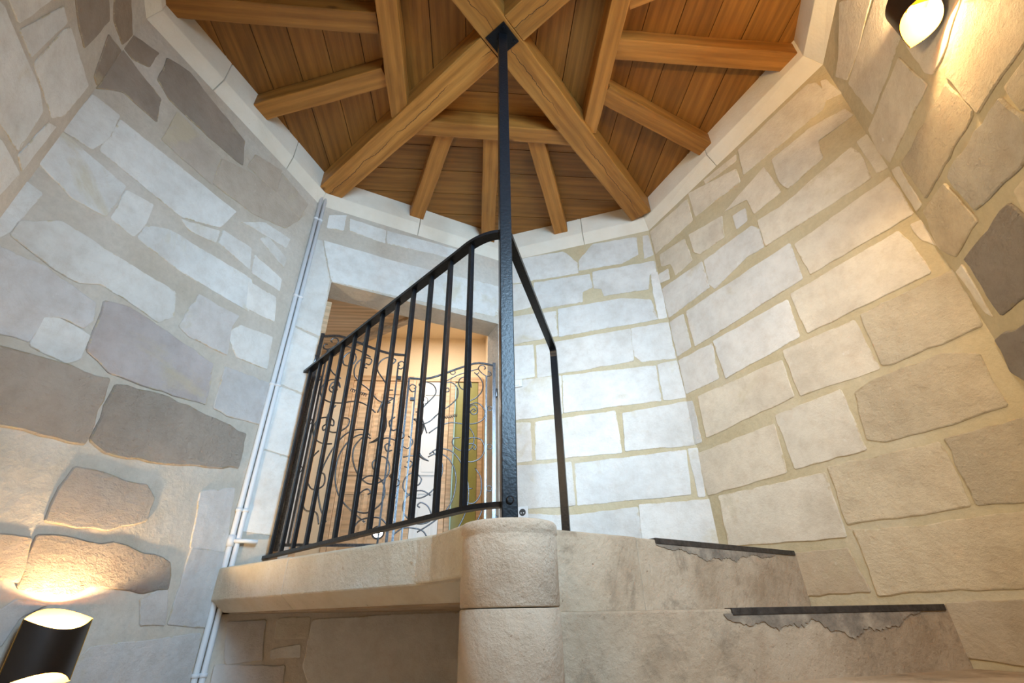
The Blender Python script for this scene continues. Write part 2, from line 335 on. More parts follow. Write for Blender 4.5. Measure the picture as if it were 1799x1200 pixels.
STONES = {
 'KB': [
  ('p',[0.01,4.091,0.511,4.059,0.61,3.916,0.607,3.816,0.007,3.852]),
  ('p',[0.751,4.07,1.09,4.046,1.076,3.876,0.95,3.825,0.62,3.841,0.629,3.933]),
  ('p',[1.144,4.042,1.178,4.038,1.185,3.846,1.121,3.828]),
  ('p',[0.007,3.837,0.218,3.807,0.209,3.58,0.004,3.578]),
  ('p',[0.253,3.806,0.693,3.78,0.702,3.654,0.623,3.633,0.615,3.542,0.248,3.551]),
  ('p',[0.722,3.794,1.185,3.779,1.179,3.683,1.127,3.669,1.102,3.544,0.783,3.558,0.775,3.626,0.717,3.644]),
  ('p',[1.146,3.671,1.185,3.675,1.188,3.498,1.183,3.279,1.134,3.278,1.132,3.499]),
  ('p',[0.003,3.518,0.257,3.51,0.408,3.496,0.405,3.282,0.001,3.273]),
  ('p',[0.431,3.511,0.907,3.501,1.101,3.443,1.123,3.28,0.42,3.273]),
  ('p',[0.001,3.255,0.218,3.239,0.217,2.98,-0.003,2.981]),
  ('p',[0.245,3.227,0.925,3.232,0.914,2.984,0.243,2.97]),
  ('p',[0.938,3.233,1.184,3.234,1.182,2.958,0.968,2.969,0.928,3.02]),
  ('p',[-0.003,2.97,0.408,2.949,0.398,2.673,-0.006,2.67]),
  ('p',[0.424,2.949,1.047,2.921,1.04,2.675,0.413,2.677]),
  ('p',[1.063,2.926,1.185,2.933,1.191,2.673,1.061,2.677]),
  ('p',[-0.006,2.65,0.172,2.632,0.172,2.378,-0.009,2.368]),
  ('p',[0.212,2.632,0.745,2.642,0.75,2.367,0.206,2.379]),
  ('p',[0.795,2.618,1.187,2.641,1.182,2.37,0.779,2.375]),
  ('p',[-0.009,2.349,0.428,2.338,0.432,2.078,-0.012,2.08]),
  ('p',[0.457,2.324,1.127,2.337,1.103,2.086,0.453,2.076]),
  ('p',[1.145,2.343,1.193,2.343,1.177,2.069,1.145,2.07]),
  ('p',[-0.013,2.054,0.411,2.016,0.798,2.034,0.794,1.789,-0.016,1.805]),
  ('p',[0.812,2.046,1.204,2.047,1.191,1.812,1.185,1.77,0.798,1.789]),
 ],
 'BC': [
  ('p',[-0.001,2.64,0.043,2.628,0.042,2.373,-0.006,2.373]),
  ('w',[0.011,4.062,0.398,4.043,0.39,3.846,0.02,3.841]),
  ('w',[0.424,4.076,0.788,3.934,0.784,3.825,0.426,3.857]),
  ('w',[0.564,4.065,0.82,4.034,0.808,3.996,0.568,4.033]),
  ('w',[0.055,3.797,0.29,3.756,0.304,3.555,0.149,3.545,0.131,3.661,0.048,3.699]),
  ('p',[0.005,3.649,0.092,3.635,0.085,3.553,-0.013,3.58]),
  ('w',[0.338,3.756,0.601,3.692,0.572,3.539,0.377,3.557,0.34,3.603]),
  ('w',[0.627,3.709,0.944,3.776,0.974,3.543,0.8,3.539,0.791,3.667]),
  ('p',[0.672,3.63,0.756,3.616,0.742,3.531,0.669,3.527]),
  ('w',[1.004,3.784,1.228,3.776,1.403,3.716,1.419,3.648,1.239,3.665,1.224,3.548,1.019,3.528,0.994,3.604]),
  ('w',[1.384,3.485,1.427,3.483,1.433,3.249,1.39,3.257]),
  ('p',[0.395,3.483,0.755,3.471,0.79,3.418,0.777,3.292,0.672,3.308,0.412,3.249,0.38,3.31]),
  ('w',[0.804,3.473,0.939,3.451,1.348,3.479,1.365,3.417,1.356,3.256,0.796,3.287]),
  ('w',[0.849,4.05,0.825,3.852,1.327,3.824,1.375,3.878,1.357,4.014,1.321,4.053]),
  ('w',[1.384,3.996,1.403,3.977,1.428,3.821,1.354,3.862]),
  ('p',[0.006,3.516,0.371,3.49,0.373,3.282,0.011,3.272]),
  ('p',[0.009,3.228,0.128,3.221,0.127,2.974,0.009,2.964]),
  ('p',[0.009,2.928,0.283,2.914,0.267,2.689,0.014,2.696]),
  ('p',[0.16,3.225,0.912,3.205,0.904,2.976,0.166,2.964]),
  ('w',[0.938,3.18,1.416,3.195,1.417,2.966,0.953,2.974]),
  ('p',[0.302,2.921,0.795,2.909,0.787,2.693,0.318,2.668]),
  ('w',[0.825,2.927,1.341,2.925,1.36,2.843,1.366,2.682,0.835,2.69]),
  ('w',[0.098,2.637,0.66,2.614,0.659,2.418,0.09,2.386]),
  ('w',[0.688,2.657,1.04,2.638,1.052,2.39,0.695,2.408]),
  ('r',[1.079,2.646,1.436,2.646,1.416,2.398,1.102,2.387,1.07,2.398]),
  ('w',[-0.02,2.308,0.514,2.318,0.5,2.081,0.007,2.074]),
  ('w',[0.541,2.356,0.873,2.36,0.878,2.085,0.551,2.087]),
  ('r',[0.93,2.325,1.004,2.346,1.268,2.349,1.366,2.3,1.361,2.102,1.197,2.091,0.962,2.095,0.903,2.123]),
  ('w',[0.078,2.049,0.678,2.03,0.673,1.767,0.069,1.799]),
  ('r',[0.703,2.05,1.13,2.037,1.134,1.987,1.13,1.811,0.701,1.813]),
  ('r',[1.155,2.044,1.405,2.045,1.293,1.795,1.154,1.809]),
  ('s',[0.394,1.726,0.663,1.72,0.691,1.561,0.355,1.56]),
  ('r',[0.715,1.784,0.915,1.766,1.279,1.762,1.186,1.553,0.939,1.556,0.721,1.547]),
  ('s',[0.936,1.511,1.168,1.514,1.09,1.339,0.905,1.355]),
  ('w',[1.396,2.92,1.43,2.913,1.433,2.77,1.4,2.837]),
 ],
 'CF': [
  ('w',[0.342,4.044,0.506,3.782,0.246,3.77,0.093,3.8,0.043,3.912,0.135,3.929]),
  ('w',[0.494,3.743,0.586,3.605,0.495,3.487,0.309,3.481,0.113,3.495,0.089,3.769,0.239,3.761]),
  ('w',[0.609,3.555,0.753,3.236,0.552,3.201,0.486,3.213,0.466,3.255,0.475,3.412,0.495,3.486]),
  ('w',[0.409,3.442,0.434,3.217,0.182,3.237,0.04,3.243,0.01,3.355,0.033,3.481]),
  ('r',[0.736,3.204,0.888,2.928,0.848,2.889,0.763,2.895,0.526,2.922,0.525,3.142]),
  ('r',[0.499,3.12,0.514,2.952,0.497,2.937,0.105,2.95,0.097,3.164]),
  ('t',[0.613,2.866,0.625,2.76,0.624,2.694,0.524,2.661,0.279,2.715,0.266,2.896,0.287,2.903]),
  ('r',[0.787,2.855,0.649,2.873,0.639,2.774,0.702,2.743]),
  ('r',[0.228,2.895,0.254,2.681,0.067,2.67,0.014,2.758,0.054,2.92]),
  ('q',[0.402,2.616,0.423,2.494,0.296,2.368,0.103,2.378,0.105,2.624]),
  ('r',[0.451,2.626,0.544,2.614,0.481,2.522,0.433,2.557]),
  ('w',[0.02,3.21,0.068,3.176,0.059,2.955,0.015,2.961]),
  ('w',[0.026,2.622,0.068,2.621,0.058,2.394,0.041,2.427]),
  ('q',[0.01,2.323,0.071,2.319,0.217,2.278,0.064,2.126,-0.008,2.207,0.01,2.277]),
 ],
 'DA': [
  ('d',[0.001,3.79,0.203,3.733,0.232,3.605,0.079,3.603,0.005,3.511]),
  ('d',[-0.003,3.822,-0.001,3.922,0.104,3.964,0.102,3.847,0.044,3.809]),
  ('d',[0.171,3.826,0.159,3.987,0.261,4.036,0.639,3.97,0.677,3.816,0.469,3.789,0.246,3.785]),
  ('e',[0.3,3.541,0.303,3.747,0.563,3.727,0.573,3.536]),
  ('e',[0.594,3.55,0.593,3.728,0.767,3.813,1.187,3.888,1.145,3.796,1.078,3.674,0.845,3.58]),
  ('e',[0.731,3.842,0.747,3.96,0.928,4.032,0.939,3.853]),
  ('e',[0.958,3.855,0.953,4.02,1.189,3.989,1.16,3.836]),
  ('p',[-0.008,3.216,0.008,3.456,0.11,3.464,0.12,3.337,0.094,3.229]),
  ('p',[-0.008,3.023,-0.002,3.194,0.252,3.167,0.245,2.989,0.128,2.972]),
  ('p',[0.136,3.251,0.14,3.451,0.738,3.485,0.693,3.334,0.515,3.236]),
  ('p',[0.276,2.994,0.276,3.153,0.38,3.175,0.388,3.065,0.369,2.982]),
  ('p',[0.802,3.461,0.948,3.581,1.13,3.616,1.12,3.543,0.888,3.495]),
  ('p',[-0.011,2.908,0.046,2.902,0.033,2.704,0.002,2.614,-0.016,2.751]),
  ('p',[0.403,2.987,0.409,3.058,0.5,3.116,0.966,3.171,1.0,2.991,0.617,2.965]),
  ('p',[0.523,3.215,0.703,3.3,0.706,3.231,0.573,3.194]),
  ('p',[0.733,3.245,0.733,3.324,0.906,3.349,0.935,3.229]),
  ('p',[0.954,3.328,1.156,3.313,1.165,3.236,0.97,3.218]),
  ('p',[0.954,3.46,0.991,3.507,1.15,3.474,1.149,3.407]),
  ('p',[0.058,2.697,0.059,2.76,0.148,2.842,0.613,2.838,0.644,2.731,0.595,2.671,0.485,2.689,0.348,2.701,0.285,2.66,0.205,2.662]),
  ('m',[-0.002,2.636,0.043,2.629,0.169,2.643,0.356,2.605,0.374,2.543,0.359,2.498,0.291,2.502,0.239,2.478,0.238,2.374,0.12,2.358]),
  ('p',[0.253,2.359,0.245,2.463,0.28,2.484,0.392,2.475,0.396,2.378,0.369,2.348]),
  ('m',[0.706,2.704,0.736,2.897,0.961,2.915,0.943,2.832,0.967,2.693,0.762,2.684]),
  ('p',[0.945,2.798,1.002,2.876,1.205,2.92,1.225,2.735,1.034,2.711]),
  ('p',[0.967,3.145,1.155,3.17,1.188,3.03,1.001,3.002]),
  ('n',[0.42,2.422,0.398,2.63,0.482,2.656,0.663,2.637,0.907,2.601,0.934,2.412,0.688,2.385,0.517,2.378]),
  ('m',[1.002,2.409,0.993,2.619,1.287,2.654,1.318,2.43,1.083,2.399]),
  ('q',[0.154,2.303,0.213,2.312,0.514,2.34,0.528,2.091,0.255,2.075]),
  ('q',[0.562,2.107,0.565,2.329,0.768,2.361,1.198,2.335,1.208,2.173,0.867,2.102,0.62,2.081]),
  ('q',[0.529,1.878,0.548,1.994,0.809,1.989,0.856,1.947,0.857,1.865,0.729,1.813,0.534,1.815]),
  ('q',[0.398,1.749,0.504,1.75,0.525,1.629,0.448,1.635]),
  ('q',[0.544,1.613,0.534,1.759,0.815,1.76,1.012,1.716,1.038,1.626,0.941,1.61,0.751,1.627,0.703,1.591]),
  ('m',[1.101,1.793,1.069,2.013,1.232,2.062,1.273,1.795]),
  ('m',[1.104,1.506,1.108,1.775,1.288,1.777,1.307,1.488]),
  ('m',[0.986,1.501,0.954,1.582,1.044,1.632,1.08,1.499]),
  ('m',[0.499,1.519,0.546,1.569,0.634,1.559,0.574,1.528,0.557,1.452,0.528,1.453]),
  ('m',[0.782,1.335,0.834,1.426,1.253,1.452,1.268,1.222,0.786,1.283]),
 ],
 'ED': [
  ('d',[0.937,3.513,1.047,3.739,1.134,3.711,1.122,3.492,1.04,3.49]),
  ('d',[1.082,3.809,1.146,3.943,1.304,3.904,1.29,3.802,1.163,3.765]),
  ('p',[0.875,3.157,0.929,3.407,0.98,3.407,0.971,3.279,0.964,3.167]),
  ('p',[0.76,3.149,0.872,3.379,0.855,3.224,0.842,3.159]),
  ('p',[1.005,3.17,1.005,3.381,1.02,3.421,1.267,3.44,1.264,3.241,1.219,3.171]),
  ('p',[0.72,3.066,0.776,3.105,1.083,3.138,1.154,3.119,1.179,2.94,0.958,2.904]),
  ('p',[1.058,2.835,1.103,2.877,1.259,2.89,1.232,2.716]),
  ('p',[1.208,2.932,1.229,3.131,1.268,3.16,1.261,2.919]),
  ('d',[1.276,3.517,1.196,3.69,1.313,3.77,1.318,3.524]),
 ],
 'AK': [
  ('p',[0.076,4.018,0.186,4.066,0.186,3.924,0.083,3.906]),
  ('p',[0.219,4.045,0.478,4.038,0.486,3.919,0.235,3.941]),
  ('p',[0.493,4.037,1.064,4.065,1.056,3.972,0.506,3.924]),
  ('p',[1.445,3.814,1.404,3.52,0.637,3.48,0.187,3.464,0.084,3.778,0.606,3.771]),
  ('p',[0.011,3.77,0.07,3.772,0.168,3.463,0.181,3.034,0.024,3.076]),
  ('p',[0.025,3.056,0.178,3.009,0.172,2.645,0.019,2.681]),
  ('p',[0.017,2.659,0.171,2.62,0.165,2.274,0.019,2.303]),
  ('p',[0.019,2.282,0.164,2.256,0.175,1.872,0.018,1.891]),
  ('m',[0.07,1.499,0.221,1.503,0.241,1.352,0.101,1.345]),
  ('w',[0.274,1.502,0.286,1.509,0.41,1.511,0.418,1.433,0.28,1.434]),
  ('p',[0.275,1.385,0.389,1.401,0.397,1.359,0.281,1.357]),
  ('m',[0.061,1.337,0.34,1.323,0.351,1.233,0.068,1.252]),
  ('p',[0.431,1.501,0.944,1.517,1.189,1.518,1.198,1.163,0.476,1.211,0.423,1.32]),
 ],
}

# ------------------------------------------------------------------ the octagonal tower
WI = {'D': (-1.724, -0.015), 'A': (-1.222, 1.151), 'K': (0.114, 1.699), 'B': (1.192, 1.270), 'C': (1.686, -0.013),
      'F': (1.2, -1.2), 'G': (0.0, -1.7), 'E': (-1.2, -1.2)}              # cornice edge
WP = {'D': (-1.7676, -0.0152), 'A': (-1.2523, 1.1818), 'K': (0.1138, 1.7421), 'B': (1.223, 1.3007), 'C': (1.765, -0.02),
      'F': (1.2307, -1.2305), 'G': (0.0, -1.7433), 'E': (-1.2301, -1.2308)}   # wall face
ORDER = 'DAKBCFGE'
def offset_poly(P, o):
    n = len(ORDER); L = []; out = {}
    for i in range(n):
        a = Vector(P[ORDER[i]]); b = Vector(P[ORDER[(i+1) % n]]); d = (b-a).normalized(); nn = Vector((-d.y, d.x)); L.append((a+nn*o, d))
    for i in range(n):
        a, d = L[i-1]; b, e = L[i]; den = d.x*(-e.y)+e.x*d.y
        w = b-a; t = (w.x*(-e.y)+e.x*w.y)/den; out[ORDER[i]] = a+d*t
    return out
THICK = 0.2
WO = offset_poly(WP, THICK)
ZLAND, ZCORN, ZPLANK = 1.729, 4.179, 4.34
Z0, Z1 = -0.07, 4.36
def frame(w):
    a = Vector(WP[w[0]]); b = Vector(WP[w[1]]); d = (b-a).normalized(); n = Vector((d.y, -d.x))   # n points into the room
    return a, d, n, (b-a).length
def wpt(w, u, z, h=0):
    a, d, n, L = frame(w); p = a+d*u+n*h; return Vector((p.x, p.y, z))

WALLNAME = {'DA': 'wall_left', 'AK': 'wall_back_left', 'KB': 'wall_back_right', 'BC': 'wall_right', 'CF': 'wall_far_right', 'FG': 'wall_behind_right', 'GE': 'wall_behind_left', 'ED': 'wall_far_left'}
WALLLABEL = {'DA': 'left limestone wall above the lower wall lamp, with violet and stained blocks', 'AK': 'limestone wall with the doorway and the iron gate',
  'KB': 'pale limestone wall directly right of the black post', 'BC': 'big right-hand limestone wall beside the stone steps',
  'CF': 'rough limestone wall at upper right, behind the upper lamp', 'FG': 'limestone wall with a window, behind the viewer on the right',
  'GE': 'plain limestone wall behind the viewer on the left', 'ED': 'strip of limestone wall at the far upper left edge'}
DOOR = (0.185, 1.42, 1.70, 3.455)     # u0,u1,z0,z1 of the doorway in AK
WIN = (0.30, 1.02, 2.40, 3.75)        # window in FG
def wall_cells(w):
    L = frame(w)[3]
    hole = DOOR if w == 'AK' else WIN if w == 'FG' else None
    if not hole: return [(None, None, Z0, Z1)]
    u0, u1, z0, z1 = hole
    return [(None, None, Z0, z0), (None, u0, z0, z1), (u1, None, z0, z1), (None, None, z1, Z1)]
walls = {}
for i in range(8):
    w = ORDER[i]+ORDER[(i+1) % 8]
    a, d, n, L = frame(w); oa = Vector(WO[w[0]]); ob = Vector(WO[w[1]])
    V, F = [], []
    for u0, u1, z0, z1 in wall_cells(w):
        p0 = a if u0 is None else a+d*u0; p1 = a+d*L if u1 is None else a+d*u1
        q0 = oa if u0 is None else p0-n*THICK; q1 = ob if u1 is None else p1-n*THICK
        v, f = prismv([p0, p1, q1, q0], z0, z1, len(V)); V += v; F += f
    o = mesh(WALLNAME[w], V, F, MORTG if w in ('DA', 'AK', 'ED', 'GE') else MORT); tag(o, WALLLABEL[w], kind='structure'); walls[w] = o

# ------------------------------------------------------------------ wall stones (one object each)
TONE = {  # r, g, b, relief
 'p': (0.755, 0.735, 0.690, 0.10), 'w': (0.770, 0.695, 0.570, 0.22), 'r': (0.760, 0.655, 0.480, 0.65), 't': (0.74, 0.675, 0.56, 0.95), 'm': (0.640, 0.605, 0.575, 0.30),
 'n': (0.560, 0.505, 0.485, 0.40), 'q': (0.590, 0.520, 0.450, 0.90), 'd': (0.370, 0.300, 0.235, 0.30), 'e': (0.530, 0.450, 0.365, 0.25), 's': (0.600, 0.500, 0.370, 0.40)}
rs = random.Random(11)
def grow(pts, o):
    n = len(pts); a2 = sum(pts[i].x*pts[(i+1) % n].y-pts[(i+1) % n].x*pts[i].y for i in range(n)); out = []
    if a2 < 0: o = -o
    for i in range(n):
        e0 = (pts[i]-pts[i-1]); e1 = (pts[(i+1) % n]-pts[i])
        if e0.length < 1e-5 or e1.length < 1e-5: out.append(pts[i]); continue
        n0 = Vector((e0.y, -e0.x)).normalized(); n1 = Vector((e1.y, -e1.x)).normalized()
        b = n0+n1; k = max(0.6, b.length_squared/2); out.append(pts[i]+b/k*o)
    return out
def stone_mesh(w, flat, rough, proud):
    pts = [Vector((flat[i], flat[i+1])) for i in range(0, len(flat), 2)]
    area = sum(pts[i].x*pts[(i+1) % len(pts)].y-pts[(i+1) % len(pts)].x*pts[i].y for i in range(len(pts)))
    if area < 0: pts.reverse()
    if w in ('DA', 'ED'):
        cc = sum(pts, Vector((0, 0)))/len(pts); pts = [cc+(q-cc)*1.04 for q in pts]
    pts = grow(pts, 0.0055)
    # round the corners a little and break the edges up
    out = []; n = len(pts)
    for i in range(n):
        p, q = pts[i], pts[(i+1) % n]; e = q-p; L = e.length
        if L < 0.012: out.append(p); continue
        r = min(0.007, L*0.22); t = e/L; nn = Vector((t.y, -t.x))
        k = max(1, min(9, int(L/0.042)))
        out.append(p+t*r*0.9)
        for j in range(1, k):
            out.append(p+t*(r+(L-2*r)*j/k)+nn*rs.uniform(-1, 1)*(0.0024+0.0045*rough))
        out.append(q-t*r*0.9)
    m = len(out)
    nrm = []
    for i in range(m):
        t = (out[(i+1) % m]-out[i-1])
        t = t.normalized() if t.length > 1e-6 else Vector((1, 0)); nrm.append(Vector((-t.y, t.x)))
    V = []
    c = sum(out, Vector((0, 0)))/m
    tilt = (rs.uniform(-1, 1)*0.008, rs.uniform(-1, 1)*0.008)
    for i in range(m): V.append(wpt(w, out[i].x, out[i].y, -0.004))
    for i in range(m):
        p = out[i]; V.append(wpt(w, p.x, p.y, proud*0.45+rs.uniform(0, 0.0015)))
    for i in range(m):
        p = out[i]+nrm[i]*(0.0022+0.003*rough)
        V.append(wpt(w, p.x, p.y, proud+(p.x-c.x)*tilt[0]+(p.y-c.y)*tilt[1]))
    F = []
    for i in range(m):
        p = out[i].lerp(c, 0.17)
        V.append(wpt(w, p.x, p.y, proud+(p.x-c.x)*tilt[0]+(p.y-c.y)*tilt[1]))
    F = []
    for k in range(3):
        for i in range(m): F.append((k*m+i, k*m+(i+1) % m, (k+1)*m+(i+1) % m, (k+1)*m+i))
    F.append(tuple(range(3*m, 4*m)))
    return V, F, m
def add_stone(w, t, flat):
    r, g_, b_, rel = TONE[t]
    k = rs.uniform(0.94, 1.05); hue = rs.uniform(-0.012, 0.012)
    V, F, m = stone_mesh(w, flat, rel, rs.uniform(0.002, 0.004)+0.006*rel)
    o = mesh('stone', V, F, STONE, walls[w])
    at = o.data.attributes.new('edge', 'FLOAT', 'POINT'); at.data.foreach_set('value', [1.0]*(3*m)+[0.0]*m)
    o.color = (r*k+hue, g_*k, b_*k-hue, min(1, rel*rs.uniform(0.8, 1.15)))
for w, lst in STONES.items():
    for t, flat in lst: add_stone(w, t, flat)
# courses carried on where the camera does not look, so the masonry goes all the way round
def overlaps(w, u0, u1, z0, z1):
    for t, f in STONES.get(w, []):
        us, zs = f[::2], f[1::2]
        if u0 < max(us)-0.01 and u1 > min(us)+0.01 and z0 < max(zs)-0.01 and z1 > min(zs)+0.01: return True
    return False
for w, zlo, zhi in (('ED', 1.1, 4.06), ('CF', 1.2, 4.06), ('FG', 1.5, 4.06), ('GE', 1.1, 4.06), ('DA', 0.5, 1.25), ('BC', 0.95, 1.30)):
    L = frame(w)[3]; z = zlo; row = 0
    while z < zhi-0.1:
        h = min(rs.uniform(0.22, 0.27), zhi-z); u = -rs.uniform(0, 0.2)
        while u < L-0.05:
            l = rs.uniform(0.28, 0.52); u0, u1 = max(u, 0.012), min(u+l-0.018, L-0.012)
            hit = w == 'FG' and u0 < WIN[1] and u1 > WIN[0] and z < WIN[3] and z+h > WIN[2]
            if u1-u0 > 0.08 and not hit and not overlaps(w, u0, u1, z, z+h-0.018):
                add_stone(w, rs.choice('ppwwm'), [u0, z, u1, z+rs.uniform(-.006, .006), u1, z+h-0.018, u0, z+h-0.018+rs.uniform(-.006, .006)])
            u += l
        z += h; row += 1

# ------------------------------------------------------------------ cornice: chamfered stone course all round
JOINTS = {'DA': (0.30, 0.74), 'AK': (0.49,), 'KB': (0.575,), 'BC': (0.475,), 'CF': (0.52,), 'FG': (0.5,), 'GE': (0.5,), 'ED': (0.5,)}
BACK = offset_poly(WI, 0.12)
tn = 0
CLAB = {'DA': 'chamfered stone cornice above the left wall', 'AK': 'chamfered stone cornice above the doorway wall', 'KB': 'chamfered stone cornice right of the post top', 'BC': 'chamfered stone cornice above the right wall',
        'CF': 'chamfered stone cornice beside the upper right lamp', 'FG': 'stone cornice behind the viewer on the right', 'GE': 'stone cornice behind the viewer on the left', 'ED': 'stone cornice at the far upper left'}
for i in range(8):
    w = ORDER[i]+ORDER[(i+1) % 8]; tn += 1
    root = empty('trim_%d' % tn, (*(Vector(WI[w[0]])+Vector(WI[w[1]]))/2, ZCORN)); tag(root, CLAB[w], kind='structure')
    bpy.context.view_layer.update()
    cuts = [0.0, *JOINTS[w], 1.0]
    for k in range(len(cuts)-1):
        e0 = 0 if k == 0 else 0.0016; e1 = 0 if k == len(cuts)-2 else 0.0016
        V = []
        for f in (cuts[k]+e0, cuts[k+1]-e1):
            def lerp(P): a = Vector(P[w[0]]); b = Vector(P[w[1]]); return a+(b-a)*f
            wi, wp, bk = lerp(WI), lerp(WP), lerp(BACK)
            jit = rs.uniform(-0.001, 0.002)
            for p, z in ((wp, 4.088), (wi, ZCORN+jit), (wi, 4.352), (bk, 4.352), (bk, 4.088)):
                V.append(Vector((p.x, p.y, z))-root.location)
        F = [(0, 1, 2, 3, 4), (9, 8, 7, 6, 5)]+[(j, (j+1) % 5, 5+(j+1) % 5, 5+j) for j in range(5)]
        mesh('cornice_stone', V, F, CORN, root, bevel=0.0025, bseg=1)

# ------------------------------------------------------------------ ceiling: planks, trimmers, rafters, main beams
ceiling = mesh('ceiling', *prismv([offset_poly(WI, 0.1)[k] for k in ORDER], ZPLANK+0.026, ZPLANK+0.06), ROOFMAT)
tag(ceiling, 'boarded oak ceiling of the octagonal stair tower', kind='structure')
OCT = [tuple(offset_poly(WI, 0.03)[k]) for k in ORDER]
def plank_sector(axis, sign, cuts):
    """boards parallel to the sector's trimmer; axis 0 = x, 1 = y is the across-board direction"""
    for lo, hi in zip(cuts[:-1], cuts[1:]):
        poly = list(OCT)
        na = [0, 0]; na[axis] = sign
        poly = clip_poly(poly, (na[0], na[1]), hi-0.0022)
        poly = clip_poly(poly, (-na[0], -na[1]), -(lo+0.0022))
        # wedge between the two diagonals
        for s in (-1, 1):
            nb = [0, 0]; nb[axis] = -sign; nb[1-axis] = s
            poly = clip_poly(poly, (nb[0], nb[1]), 0.0)
        if len(poly) < 3: continue
        cx = sum(p[0] for p in poly)/len(poly); cyy = sum(p[1] for p in poly)/len(poly)
        ang = 0 if axis == 1 else math.pi/2
        ca, sa = math.cos(-ang), math.sin(-ang)
        loc = [((p[0]-cx)*ca-(p[1]-cyy)*sa, (p[0]-cx)*sa+(p[1]-cyy)*ca) for p in poly]
        o = prism('plank', loc, 0, 0.022, PLANKW, ceiling); o.location = (cx, cyy, ZPLANK+rs.uniform(-0.0008, 0.0012)); o.rotation_euler = (0, 0, ang)
plank_sector(1, 1, [0.0, 0.20, 0.41, 0.592, 0.82, 1.03, 1.245, 1.46, 1.67, 1.9])
plank_sector(0, 1, [0.0, 0.20, 0.39, 0.59, 0.79, 0.984, 1.183, 1.377, 1.60, 1.9])
plank_sector(0, -1, [0.0, 0.20, 0.396, 0.596, 0.796, 0.997, 1.191, 1.388, 1.591, 1.9])
plank_sector(1, -1, [0.0, 0.20, 0.40, 0.60, 0.80, 1.0, 1.2, 1.4, 1.6, 1.9])

def timber(name, p0, p1, width, z0, z1, mat, label, cat, group=None, bevel=0.008, cut0=None, cut1=None):
    p0 = Vector((p0[0], p0[1], 0)); p1 = Vector((p1[0], p1[1], 0)); d = p1-p0; L = d.length; ang = math.atan2(d.y, d.x)
    mid = (p0+p1)/2; h = (z1-z0)/2
    me = bpy.data.meshes.new(name); bm = bmesh.new(); NS = max(3, int(L/0.12))
    rings = []
    for i in range(NS+1):
        x = -L/2+L*i/NS
        jw = rs.uniform(-1, 1)*0.0022; jz = rs.uniform(-1, 1)*0.0018
        ring = []
        for sy, sz in ((-1, -1), (1, -1), (1, 1), (-1, 1)):
            xs = x
            if i == 0 and cut0: xs += cut0*sy*width/2
            if i == NS and cut1: xs += cut1*sy*width/2
            ring.append(bm.verts.new((xs, sy*width/2+jw+rs.uniform(-1, 1)*0.0009, sz*h+(jz if sz < 0 else 0))))
        rings.append(ring)
    for a, b in zip(rings[:-1], rings[1:]):
        for j in range(4): bm.faces.new((a[j], a[(j+1) % 4], b[(j+1) % 4], b[j]))
    bm.faces.new(rings[0][::-1]); bm.faces.new(rings[-1])
    bmesh.ops.recalc_face_normals(bm, faces=bm.faces)
    long_edges = [e for e in bm.edges if abs((e.verts[0].co-e.verts[1].co).normalized().x) > 0.9]
    bmesh.ops.bevel(bm, geom=long_edges, offset=bevel, segments=2, affect='EDGES', profile=0.6)
    bm.to_mesh(me); bm.free(); me.materials.append(mat)
    o = new_obj(name, me); o.location = (mid.x, mid.y, (z0+z1)/2); o.rotation_euler = (0, 0, ang)
    tag(o, label, cat, group); return o
ZB, ZT, ZR = 4.181, 4.203, 4.232
bd, ad, fd = azd(43.2), azd(-46.2), azd(133.5)
O2 = Vector((0, 0.012, 0))
timber('main_beam', O2-bd*1.72, O2+bd*1.69, 0.162, ZB, ZPLANK-0.002, BEAMW, 'long continuous oak beam running diagonally across the ceiling past the post plate to the right', 'beam', 'main ceiling beams')
timber('main_beam', O2+ad*0.084, O2+ad*1.665, 0.162, ZB+0.002, ZPLANK-0.002, BEAMW, 'thick oak beam running from the post plate down left to the pipes', 'beam', 'main ceiling beams')
timber('main_beam', O2+fd*0.084, O2+fd*1.68, 0.162, ZB+0.002, ZPLANK-0.002, BEAMW, 'oak beam stub leaving the top edge of the picture right of the post plate', 'beam', 'main ceiling beams')
TL = 'trimmer beams between the main beams'
timber('trimmer_beam', (-0.52, 0.592), (0.57, 0.612), 0.105, ZT, ZPLANK-0.002, RAFTW, 'horizontal oak trimmer behind the black post, carrying three short rafters', 'beam', TL)
timber('trimmer_beam', (0.597, 0.56), (0.594, -0.54), 0.098, ZT, ZPLANK-0.002, RAFTW, 'oak trimmer right of the post plate, running up to the picture top', 'beam', TL)
timber('trimmer_beam', (-0.612, 0.53), (-0.588, -0.55), 0.112, ZT, ZPLANK-0.002, RAFTW, 'oak trimmer left of the post plate, running up to the picture top', 'beam', TL)
RG = 'short oak rafters between trimmers and cornice'
def ext(a, b, k=0.05):
    a, b = Vector(a), Vector(b); return b+(b-a).normalized()*k
for a, b, lab in (
  ((-0.335, 0.65), (-0.596, 1.404), 'left of the three short rafters behind the post'),
  ((-0.034, 0.66), (-0.028, 1.654), 'middle of the three short rafters, half hidden by the black post'),
  ((0.262, 0.66), (0.568, 1.498), 'knotty short rafter just right of the black post'),
  ((0.645, 0.05), (1.677, 0.058), 'straight rafter ending at the upper right cornice corner'),
  ((0.64, 0.315), (1.433, 0.66), 'slanting rafter on the right, below the one at the cornice corner'),
  ((0.64, -0.20), (1.45, -0.58), 'rafter whose end just shows at the top edge of the picture'),
  ((-0.665, 0.004), (-1.703, -0.009), 'rough-edged rafter at upper left, along the top edge of the picture'),
  ((-0.665, 0.29), (-1.468, 0.564), 'rafter on the left with a ragged end on the cornice')):
    timber('rafter', a, ext(a, b), 0.112, ZR, ZPLANK-0.002, RAFTW, lab, 'rafter', RG)

